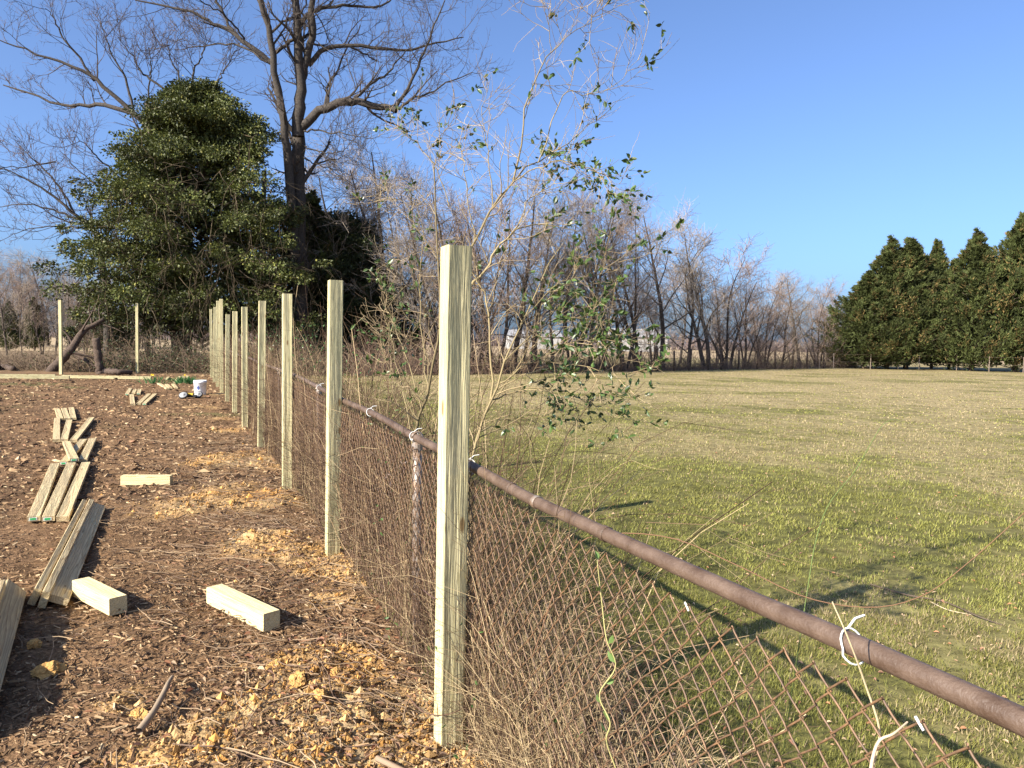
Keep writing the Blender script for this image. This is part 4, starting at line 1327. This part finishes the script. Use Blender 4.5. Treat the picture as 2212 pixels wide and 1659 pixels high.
def boughs(parent, zs, rs, nb, nk, nl, seed, col=(.070, .082, .020), lz=1.0, sy=.9, yel=.06):
    """foliage hung on drooping boughs, thick at their ends, with dark gaps between the layers"""
    r = np.random.default_rng(seed)
    z1 = r.uniform(zs[0], zs[-1], nb); a = r.uniform(0, 6.28, nb)
    R1 = np.interp(z1, zs, rs) * np.clip(r.normal(.93, .15, nb), .5, 1.2) * (1 + .10 * np.sin(a * 3 + z1 * .7))
    u = np.stack([np.cos(a), np.sin(a) * sy, np.zeros(nb)], 1)
    t = np.linspace(.35, 1.0, nk)[None, :] + r.normal(0, .03, (nb, nk))
    hz = z1[:, None] + (.9 * np.sin(np.clip(t, 0, 1) * 2.2) - .75) * np.minimum(R1, 2.2)[:, None] * .55
    c = u[:, None] * (R1[:, None] * t)[..., None] + r.normal(0, .16, (nb, nk, 3)); c[..., 2] += hz
    c[..., 2] = np.maximum(c[..., 2], .5)
    cr = (r.uniform(.30, .62, (nb, nk)) * np.interp(t, [.3, .75, 1.05], [.8, 1.1, .75])) * lz
    c = c.reshape(-1, 3); cr = cr.reshape(-1); nc = len(c); bt = np.repeat(r.uniform(.6, 1.4, nb), nk)
    dirs = norm(r.normal(size=(nc, nl, 3)) + np.array([0, 0, .35]))
    q = (c[:, None] + dirs * (cr[:, None, None] * r.uniform(.35, 1.1, (nc, nl, 1))) * np.array([1.15, 1.15, .6])).reshape(-1, 3)
    n = len(q)
    od = norm(dirs.reshape(-1, 3) + np.repeat(u, nk * nl, 0) * .5 + r.normal(0, .5, (n, 3)) + np.array([0, 0, -.45]))
    ton = np.repeat(bt, nl)[:, None] * r.uniform(.55, 1.5, (n, 1))
    cc = np.where(r.random((n, 1)) < yel, np.array([.23, .22, .055]), np.array(col)) * ton
    fo = MB()
    L = r.uniform(.07, .16, n)
    leaves(fo, q, od, L, L * r.uniform(.5, .75, n), cc, fold=.2, up=norm(dirs.reshape(-1, 3) + r.normal(0, .6, (n, 3))))
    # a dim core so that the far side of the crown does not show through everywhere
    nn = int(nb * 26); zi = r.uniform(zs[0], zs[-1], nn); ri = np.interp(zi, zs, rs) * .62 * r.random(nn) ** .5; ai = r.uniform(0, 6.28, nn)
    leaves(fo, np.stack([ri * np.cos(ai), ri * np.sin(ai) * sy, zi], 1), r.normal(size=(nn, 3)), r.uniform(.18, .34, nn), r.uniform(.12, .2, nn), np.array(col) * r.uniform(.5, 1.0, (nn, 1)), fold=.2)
    fo.obj('foliage', M_HOLLY, parent)
    # bough wood
    st = MB(); K = 6; tt = np.linspace(0, 1, K)[None, :]
    P = u[:, None] * (R1[:, None] * tt * .95)[..., None]; P = P + 0
    P[..., 2] = z1[:, None] + (.9 * np.sin(tt * 2.2) - .75) * np.minimum(R1, 2.2)[:, None] * .55
    tubes(st, P, np.linspace(.05, .012, K)[None], 4, twigcol(nb, (.12, .09, .055), (.08, .06, .04)))
    st.obj('bough', M_TWIG, parent)


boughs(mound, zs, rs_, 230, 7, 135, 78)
p2_ = D(748, 760, 38.5)
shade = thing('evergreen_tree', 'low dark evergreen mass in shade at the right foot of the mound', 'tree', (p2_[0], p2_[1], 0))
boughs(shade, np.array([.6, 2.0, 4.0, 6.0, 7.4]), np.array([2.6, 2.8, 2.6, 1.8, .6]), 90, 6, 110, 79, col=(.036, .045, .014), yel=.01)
# hanging vine stems and inner branches
st = MB()
ns = 520
a = r.uniform(0, 6.28, ns); z = r.uniform(2.2, 8.5, ns); rad = np.interp(z, zs, rs_) * r.uniform(.7, 1.12, ns)
P = np.zeros((ns, 7, 3)); P[:, 0] = np.stack([rad * np.cos(a), rad * np.sin(a) * .9, z], 1)
d = norm(np.stack([np.cos(a) * .4, np.sin(a) * .4, r.normal(-.3, .6, ns)], 1) + r.normal(0, .4, (ns, 3)))
for k in range(1, 7):
    d = norm(d + r.normal(0, .25, (ns, 3)) + np.array([0, 0, -.16])); P[:, k] = P[:, k - 1] + d * .35
    P[:, k, 2] = np.maximum(P[:, k, 2], .05)
tubes(st, P, np.linspace(.016, .007, 7)[None], 3, twigcol(ns, (.09, .068, .04), (.06, .045, .03)))
C1, R1 = children(P, np.full((ns, 7), .012), 4, (.1, 1), (.3, .9), (30, 80), 4, .6, up=-.05, rmin=.006)
tubes(st, C1, R1, 3, twigcol(len(C1), (.09, .07, .04), (.06, .045, .03)))
st.obj('vine_stem', M_TWIG, mound)
tk = MB()
for (dx, dy, r0, h, lx) in ((-1.2, .3, .22, 11.9, -1.3), (-.5, -.4, .2, 12.4, .1), (1.0, .5, .2, 10.5, .6), (2.6, .2, .17, 9.0, .2), (-2.4, .0, .15, 8.0, -.7)):
    K = 8; t = np.linspace(0, 1, K)
    tubes(tk, np.stack([dx + lx * t, dy + 0 * t + .1 * np.sin(t * 5), -.2 + (h + .2) * t], 1), r0 * np.linspace(1, .55, K), 9, (.075, .056, .042), cap=True)
tk.obj('trunk', M_BARK, mound, smooth=True)

# the big maple right behind the mound
def traced_tree(name, label, base, limbs, Y, wiggle, gen, colr, tr_col=(.055, .047, .04), seed=5):
    r = np.random.default_rng(seed)
    root = thing(name, label, 'tree', tuple(base))
    trunk = MB(); crown = MB()
    LP = []; LR = []
    for pts, r0, r1 in limbs:
        dz = r.uniform(-1, 1) * wiggle
        n = len(pts)
        P = np.array([D(p[0], p[1], Y + (p[2] if len(p) > 2 else dz * i / max(n - 1, 1))) for i, p in enumerate(pts)]) - base
        P = resample(P, 16); P[1:-1] += r.normal(0, .035, (14, 3))
        LP.append(P); LR.append(np.linspace(r0, r1, 16))
    LP = np.array(LP); LR = np.array(LR)
    tubes(trunk, LP, LR, 10, tr_col)
    P1, R1 = children(LP, LR, gen[0], (.22, 1.0), gen[1], (28, 65), 9, .40, up=.10, wig=.12, rmin=.014, rng=r)
    big = LR.max(1) < .09
    tubes(crown, P1, R1, 5, np.array(colr) * .8)
    P2, R2 = children(P1, R1, gen[2], (.2, 1.0), gen[3], (25, 65), 6, .55, up=.09, wig=.15, rmin=.009, rng=r)
    c2_ = np.array(colr) * r.uniform(.75, 1.25, (len(P2), 1))
    tubes(crown, P2, R2, 4, c2_)
    P3, R3 = children(P2, R2, gen[4], (.15, 1.0), gen[5], (25, 65), 4, .6, up=.12, wig=.16, rmin=.0065, rng=r)
    tubes(crown, P3, R3, 3, np.repeat(c2_, gen[4], 0) * .75 + np.array([.05, .026, .02]) * .5)
    trunk.obj('trunk', M_BARK, root, smooth=True)
    crown.obj('crown', M_TWIG, root)
    return root


def k3(x, y): return (438.9 + .4464 * x, .4464 * y)
def k2(x, y): return (.3638 * x, .3638 * y)


mb_base = D(648, 760, 35.5); mb_base[2] = 0
limbs = [([(648, 800), (648, 700), (647, 560), (645, 430), k3(462, 800), k3(460, 650)], .36, .30),
         ([k3(460, 660), k3(468, 520), k3(470, 400), k3(458, 200), k3(450, 0), k3(440, -260)], .29, .13),
         ([k3(470, 410), k3(500, 300), k3(525, 150), k3(525, 0), k3(560, -260)], .20, .10),
         ([(640, 620), k3(410, 800), k3(395, 650), k3(375, 480), k3(340, 300), k3(320, 150), k3(280, 0), k3(250, -200)], .22, .09),
         ([k3(480, 615), k3(560, 540), k3(650, 500), k3(750, 495), k3(850, 515), k3(935, 535)], .21, .13),
         ([k3(928, 528), k3(1000, 400), k3(1060, 270), k3(1110, 150), k3(1170, 0)], .085, .025),
         ([k3(935, 530), k3(1000, 485), k3(1080, 455), k3(1180, 400), k3(1300, 350)], .07, .02),
         ([k3(590, 525), k3(600, 430), k3(650, 330), k3(700, 230), k3(760, 120)], .07, .02),
         ([k3(720, 490), k3(760, 455), k3(830, 390), k3(900, 350), k3(940, 290), k3(1010, 230)], .08, .02),
         ([k3(510, 315), k3(580, 240), k3(700, 215), k3(850, 235), k3(1000, 240), k3(1150, 200), k3(1260, 180)], .12, .02),
         ([k3(460, 130), k3(500, 80), k3(560, 45), k3(680, 30), k3(830, 35)], .11, .05),
         ([k3(830, 35), k3(900, 10), k3(1000, -60), k3(1100, -150)], .05, .02),
         ([k3(340, 310), k3(270, 250), k3(150, 165), k3(60, 120), k3(0, 80), k3(-160, 30), k3(-330, 0)], .13, .03),
         ([k3(310, 300), k3(200, 230), k3(100, 210), k3(0, 225), k3(-140, 240)], .06, .015),
         ([k3(350, 255), k3(430, 190), k3(500, 180), k3(540, 150)], .09, .05),
         ([k3(150, 165), k3(60, 0), k3(0, -100)], .07, .03),
         ([k3(325, 160), k3(400, 100), k3(470, 60), k3(520, -60)], .06, .03),
         ([k3(200, 190), k3(100, 70), k3(-60, -20)], .05, .02),
         ([k3(700, 215), k3(800, 270), k3(840, 300)], .05, .02),
         ([k3(470, 640), k3(560, 630), k3(680, 650), k3(800, 660)], .05, .012),
         ([k3(475, 700), k3(600, 740), k3(700, 720)], .04, .012),
         ([k3(478, 760), k3(560, 800), k3(680, 830)], .035, .012)]
traced_tree('maple_tree', 'tall bare forked tree with a heavy broken limb rising behind the mound', mb_base, limbs, 35.5, 1.6, (7, (1.0, 2.8), 6, (.5, 1.5), 5, (.2, .55)), (.075, .062, .052), seed=5)

vb = D(380, 760, 36.5); vb[2] = 0
limbs = [([(385, 800), (385, 600), (340, 420), k2(870, 760)], .28, .16),
         ([k2(870, 760), k2(800, 680), k2(620, 620), k2(500, 625), k2(360, 620), k2(200, 565), k2(20, 505)], .13, .03),
         ([k2(880, 760), k2(740, 620), k2(600, 500), k2(530, 430), k2(400, 380), k2(240, 330), k2(100, 270), k2(0, 240)], .12, .02),
         ([k2(560, 480), k2(450, 320), k2(360, 200), k2(330, 120), k2(270, 50)], .06, .015),
         ([k2(790, 640), k2(740, 470), k2(690, 380), k2(640, 250), k2(600, 150)], .06, .015),
         ([k2(1080, 620), k2(900, 470), k2(840, 430), k2(780, 330), k2(700, 220)], .06, .015),
         ([k2(1150, 600), k2(1150, 430), k2(1200, 340), k2(1230, 230)], .06, .015),
         ([k2(1100, 600), k2(1060, 450), k2(1010, 330), k2(990, 230)], .05, .015),
         ([k2(880, 650), k2(885, 540), k2(900, 400), k2(880, 280)], .05, .015),
         ([k2(1250, 600), k2(1300, 480), k2(1340, 400), k2(1400, 300)], .05, .015)]
traced_tree('bare_tree', 'bare tree with long limbs sweeping left out of the evergreen mound', vb, limbs, 36.5, 1.5, (8, (.9, 2.6), 6, (.5, 1.4), 5, (.2, .5)), (.085, .066, .056), seed=6)
vb = D(225, 760, 37.5); vb[2] = 0
limbs = [([(235, 800), (228, 650), (215, 540), k2(560, 1360), k2(500, 1310)], .2, .12),
         ([k2(500, 1310), k2(430, 1260), k2(300, 1150), k2(150, 1060), k2(0, 1000)], .09, .02),
         ([k2(520, 1330), k2(380, 1270), k2(200, 1220), k2(0, 1230)], .07, .015),
         ([k2(440, 1265), k2(330, 1080), k2(200, 950), k2(100, 850)], .06, .015),
         ([k2(540, 1340), k2(420, 1350), k2(250, 1350), k2(60, 1390)], .05, .012),
         ([k2(700, 1050), k2(600, 950), k2(530, 880), k2(450, 800)], .05, .012),
         ([k2(760, 1200), k2(620, 1130), k2(480, 1020), k2(360, 900)], .05, .012),
         ([k2(330, 960), k2(200, 985), k2(100, 990), k2(-60, 1000)], .04, .012)]
traced_tree('bare_tree', 'low bare tree spreading reddish twigs at the left of the mound', vb, limbs, 37.5, 1.2, (8, (.9, 2.4), 6, (.5, 1.2), 5, (.2, .5)), (.09, .066, .056), seed=9)

# dark cedars to the right of the mound
place_cedar(2, 672, 0, 420, 'dark shaded evergreen between the mound and the low dark mass', group='dark evergreens beside the mound', Y=39, wx=1.2)
place_cedar(2, 800, 0, 560, 'smaller dark evergreen at the right edge of the low dark mass', group='dark evergreens beside the mound', Y=40, wx=1.7)

# undergrowth below the mound and along the far end of the yard
mb = MB(); ml = MB()
n = 4200
X = rng.uniform(-24, -7.5, n); Y = rng.uniform(30.2, 35, n)
P = np.zeros((n, 6, 3)); P[:, 0] = np.stack([X, Y, np.full(n, -.05)], 1)
d = norm(np.stack([rng.normal(0, .6, n), rng.normal(0, .6, n), np.ones(n)], 1)); L = (.35 + rng.random(n) ** 1.8 * 2.2) / 5 * np.where(X < -17.5, .55, 1)
for k in range(1, 6):
    d = norm(d + rng.normal(0, .25, (n, 3)) - np.array([0, 0, .10])); P[:, k] = P[:, k - 1] + d * L[:, None]
tubes(mb, P, np.linspace(.009, .004, 6)[None], 3, twigcol(n, (.12, .085, .06), (.22, .16, .10)))
C1, R1 = children(P, np.full((n, 6), .008), 2, (.2, 1), (.2, .7), (30, 80), 4, .6, rmin=.004)
tubes(mb, C1, R1, 3, twigcol(len(C1), (.13, .09, .07), (.22, .16, .10)))
tag(mb.obj('undergrowth', M_TWIG), 'tangled dark undergrowth beneath the evergreen mound', 'undergrowth', kind='stuff')
k = rng.random(n) < np.where(X > -17, .9, .1)
idx = np.where(k)[0].repeat(5)
leaves(ml, P[idx, rng.integers(2, 6, len(idx))] + rng.normal(0, .06, (len(idx), 3)), rng.normal(size=(len(idx), 3)), rng.uniform(.06, .11, len(idx)), .055, np.array([.04, .06, .018]) * rng.uniform(.5, 1.5, (len(idx), 1)))
tag(ml.obj('undergrowth_leaves', M_HOLLY), 'dull green leaves of the undergrowth beneath the mound', 'leaves', kind='stuff')

# far left: leaning trunk, old post, log heap, saplings, woods
def big_stick(name, pts, rr, label, cat, m=M_OLD, side=None):
    P = resample(np.array(pts), 18); P[1:-1] += rng.normal(0, .02, (16, 3))
    b = P[0].copy(); b[2] = 0
    mb = MB(); tubes(mb, P - b, np.linspace(rr[0], rr[1], 18), 9, cap=True)
    if side:
        C1, R1 = children((P - b)[None], np.linspace(rr[0], rr[1], 18)[None], side, (.3, 1), (.5, 1.4), (30, 70), 6, .4, rmin=.01)
        tubes(mb, C1, R1, 4)
    o = mb.obj(name, m, smooth=True); o.location = b
    return tag(o, label, cat)


big_stick('dead_tree', [D(108, 806, 29.6), D(135, 775, 29.8), D(158, 748, 30), D(180, 716, 30.2), D(200, 702, 30.4), D(225, 690, 30.6)], (.19, .07), 'dark dead tree leaning beside the left back post', 'dead tree', side=7)
big_stick('dead_limb', [D(145, 752, 30.6), D(165, 765, 30.5), D(190, 782, 30.3), D(215, 797, 30.2)], (.10, .05), 'dark dead limb crossing the leaning trunk near the ground', 'limb', side=3)
big_stick('old_post', [D(216, 812, 29.2), D(213, 780, 29.2), D(207, 731, 29.2)], (.15, .14), 'thick leaning old post stump right of the dead trunk', 'post')
big_stick('log', [G(-20, 783, .12), G(15, 782, .14), G(40, 788, .10)], (.20, .14), 'dark log lying at the far left frame edge', 'log')
big_stick('log', [G(-30, 795, .1), G(5, 793, .1), G(30, 797, .08)], (.13, .10), 'thinner dark log in front of the one at far left', 'log')
big_stick('rotten_log', [G(222, 800, .1), G(250, 803, .12), G(285, 804, .1)], (.12, .08), 'dark rotten log between the old post and the right back post', 'log')

for i, (px, Y, ty, v) in enumerate(((-40, 52, 540, 2), (15, 50, 560, 0), (48, 46, 590, 4), (92, 54, 555, 1), (118, 48, 600, 2), (150, 60, 560, 0), (185, 52, 600, 3), (240, 62, 600, 0), (330, 64, 600, 2), (420, 66, 600, 1))):
    p = D(px, 760, Y)
    place_bare(v, p[0], p[1], D(px, ty, Y)[2], rng.uniform(0, 6.28), 'thin bare sapling in the left field, %s from the left' % nth[i], 'saplings in the left field', sx=.8)
for i in range(22):
    px = -140 + i * 27 + rng.uniform(-10, 10); Y = rng.uniform(84, 105)
    p = D(px, 760, Y); ty = rng.uniform(500, 600) if px < 260 else rng.uniform(600, 640)
    place_bare([1, 3, 2, 4, 0][i % 5], p[0], p[1], D(px, ty, Y)[2], rng.uniform(0, 6.28), 'purple-brown tree of the far left wood, %s from the left' % nth[i], 'trees of the distant left wood', sx=1.25)
for i, (px, Y, ty) in enumerate(((20, 66, 650), (75, 70, 640), (230, 58, 640), (265, 60, 655), (170, 72, 655))):
    place_cedar(i % 3, px, 0, ty, 'small green pine in the far left field, %s of its group' % nth[i], group='small pines in the left field', Y=Y, wx=1.0)

# distant wood on the horizon
mb = MB()
n = 5200
X = rng.uniform(-260, 330, n); Y = rng.uniform(300, 330, n)
P = np.zeros((n, 4, 3)); P[:, 0] = np.stack([X, Y, np.zeros(n)], 1)
d = norm(np.stack([rng.normal(0, .3, n), rng.normal(0, .1, n), np.ones(n)], 1)); L = rng.uniform(2.5, 6.5, n) * (.75 + .5 * vn(X * .03, X * 0 + 3.)) / 3
for k in range(1, 4):
    d = norm(d + rng.normal(0, .25, (n, 3))); P[:, k] = P[:, k - 1] + d * L[:, None]
tubes(mb, P, np.linspace(.16, .10, 4)[None], 3, twigcol(n, (.17, .13, .12), (.13, .10, .09)))
tag(mb.obj('distant_wood', M_TWIG), 'low hazy line of bare woodland on the horizon', 'woodland', kind='stuff')

# pale farm buildings glimpsed between the trunks
def shed(px, Y, L, Wd, hw, hr, label):
    p = D(px, 760, Y)
    t = thing('farm_building', label, 'building', (p[0], p[1], -.1), .12)
    m = MB()
    x0, y0 = L / 2, Wd / 2
    m.add([(-x0, -y0, 0), (x0, -y0, 0), (x0, y0, 0), (-x0, y0, 0), (-x0, -y0, hw), (x0, -y0, hw), (x0, y0, hw), (-x0, y0, hw), (-x0, 0, hr), (x0, 0, hr)],
          q=[(0, 1, 5, 4), (1, 2, 6, 5), (2, 3, 7, 6), (3, 0, 4, 7)], t=[(5, 6, 9), (7, 4, 8)])
    m.obj('wall', M_PALE, t)
    m = MB(); e = .4
    for s in (-1, 1):
        v = [(-x0 - e, s * (y0 + e), hw - .1), (x0 + e, s * (y0 + e), hw - .1), (x0 + e, 0, hr + .12), (-x0 - e, 0, hr + .12)]
        v += [(a, b, c + .12) for a, b, c in v]
        m.add(v, q=[(0, 1, 2, 3), (4, 5, 6, 7), (0, 1, 5, 4), (0, 3, 7, 4), (1, 2, 6, 5)])
    m.obj('roof', M_ROOF, t)
    for i in range(int(L / 5)):
        m = MB(); boxmesh(m, 1.6, .1, 1.3, cx=-x0 + 2.5 + i * 5, cy=-y0 - .03, cz=2.0); m.obj('window', M_GREY, t)


shed(1365, 190, 15, 9, 3.6, 5.4, 'long pale farm building glimpsed between the trunks behind the lawn')
shed(1150, 210, 14, 9, 3.4, 5.0, 'pale building glimpsed through the shrub behind the nearest post')

# ------------------------------------------------------------------ bucket, tool, daffodils
p = G(432.5, 853)
bk = thing('bucket', 'white plastic bucket standing by the far fence posts', 'bucket', (p[0], p[1], float(H(p[0], p[1]))))
an = np.arange(29) / 28 * 2 * np.pi
def lathe(mb, prof, S=28):
    pr = np.array(prof); V = np.stack([pr[:, 0][:, None] * np.cos(np.arange(S) / S * 2 * np.pi), pr[:, 0][:, None] * np.sin(np.arange(S) / S * 2 * np.pi), np.repeat(pr[:, 1][:, None], S, 1)], -1)
    K = len(pr); i = np.arange(K - 1)[:, None] * S; j = np.arange(S)[None]
    mb.add(V, q=np.stack([i + j, i + (j + 1) % S, i + S + (j + 1) % S, i + S + j], -1))
m = MB(); lathe(m, [(.001, 0), (.135, 0), (.137, .02), (.155, .30), (.162, .305), (.162, .33), (.155, .335), (.155, .365), (.15, .365), (.132, .03), (.001, .03)]); m.obj('body', M_WHITE, bk, smooth=True)
m = MB(); a = np.linspace(-1.5, 1.5, 20); tubes(m, np.stack([.165 * np.sin(a * 1.0), -.165 * np.cos(a), .30 - .10 * np.cos(a)], 1), .003, 5); m.obj('handle', M_GALV, bk)
m = MB(); th = np.linspace(-1.72, -1.28, 5); zc_ = np.linspace(.13, .23, 5)
V = [(.1535 * math.cos(t) * (0.97 + .001 * i), .1535 * math.sin(t) * (.97 + .001 * i), z) for i, z in enumerate(zc_) for t in th]
V = [((.137 + (z - .02) * .0643 + .0018) * math.cos(t), (.137 + (z - .02) * .0643 + .0018) * math.sin(t), z) for z in zc_ for t in th]
m.add(V, q=[(i * 5 + j, i * 5 + j + 1, i * 5 + j + 6, i * 5 + j + 5) for i in range(4) for j in range(4) if not (i in (0, 3) and j in (0, 3))]); m.obj('printed_mark', M_BLUE, bk)

p1 = G(396, 853, .09) * [1, 1, 0]; p2 = G(428, 851.6, .09) * [1, 1, 0]
tl = thing('power_tool', 'black and yellow tool with two grey round discs before the bucket', 'tool', tuple(np.append((p1[:2] + p2[:2]) / 2, float(H(p1[0], p1[1])))))
o0 = np.array(tl.location)
for q in (p1, p2):
    w = MB(); lathe(w, [(.001, -.02), (.10, -.02), (.105, -.01), (.105, .012), (.09, .018), (.085, .018)], 24)
    wo_ = w.obj('wheel', M_BLACK, tl, smooth=True); wo_.location = (q[0] - o0[0], q[1] - o0[1], .085); wo_.rotation_euler = (.75, 0, .1)
    w = MB(); lathe(w, [(.087, .016), (.08, .022), (.03, .026), (.028, .034), (.001, .034)], 24); d = w.obj('disc_face', M_GREY, wo_, smooth=True)
m = MB(); boxmesh(m, .26, .07, .06, cz=.06, bev=.015); m.obj('body', M_BLACK, tl)
m = MB(); boxmesh(m, .12, .075, .05, cz=.10, bev=.012); m.obj('motor_cover', M_YELLOW, tl)


def daff(px, py, nl, label, fl):
    p = G(px, py)
    t = thing('daffodil_clump', label, 'plant', (p[0], p[1], float(H(p[0], p[1]))))
    m = MB(); n = nl
    bx = rng.normal(0, .16, (n, 2)); P = np.zeros((n, 4, 3)); P[:, 0, :2] = bx
    d = norm(np.stack([bx[:, 0] * 2.2 + rng.normal(0, .3, n), bx[:, 1] * 2.2 + rng.normal(0, .3, n), np.ones(n)], 1))
    for k in range(1, 4):
        P[:, k] = P[:, k - 1] + d * .085; d = norm(d + np.array([0, 0, -.22]) + rng.normal(0, .08, (n, 3)))
    tubes(m, P, np.array([.007, .008, .007, .002])[None], 3, np.array([.05, .15, .045]) * rng.uniform(.7, 1.4, (n, 1)))
    m.obj('leaf', M_GRASS, t)['kind'] = 'stuff'
    for i in range(fl):
        f = MB(); c = np.array([rng.normal(0, .15), rng.normal(0, .15), .27])
        for a in np.arange(6) / 6 * 6.283:
            leaves(f, c[None], np.array([[math.cos(a), -.4, math.sin(a)]]), .04, .025, (1, 1, 1))
        f.obj('flower', M_FLOWER, t)


daff(335, 829, 60, 'green daffodil leaves with a yellow bloom left of the far offcuts', 2)
daff(400, 830, 110, 'wide clump of green daffodil leaves left of the bucket', 1)
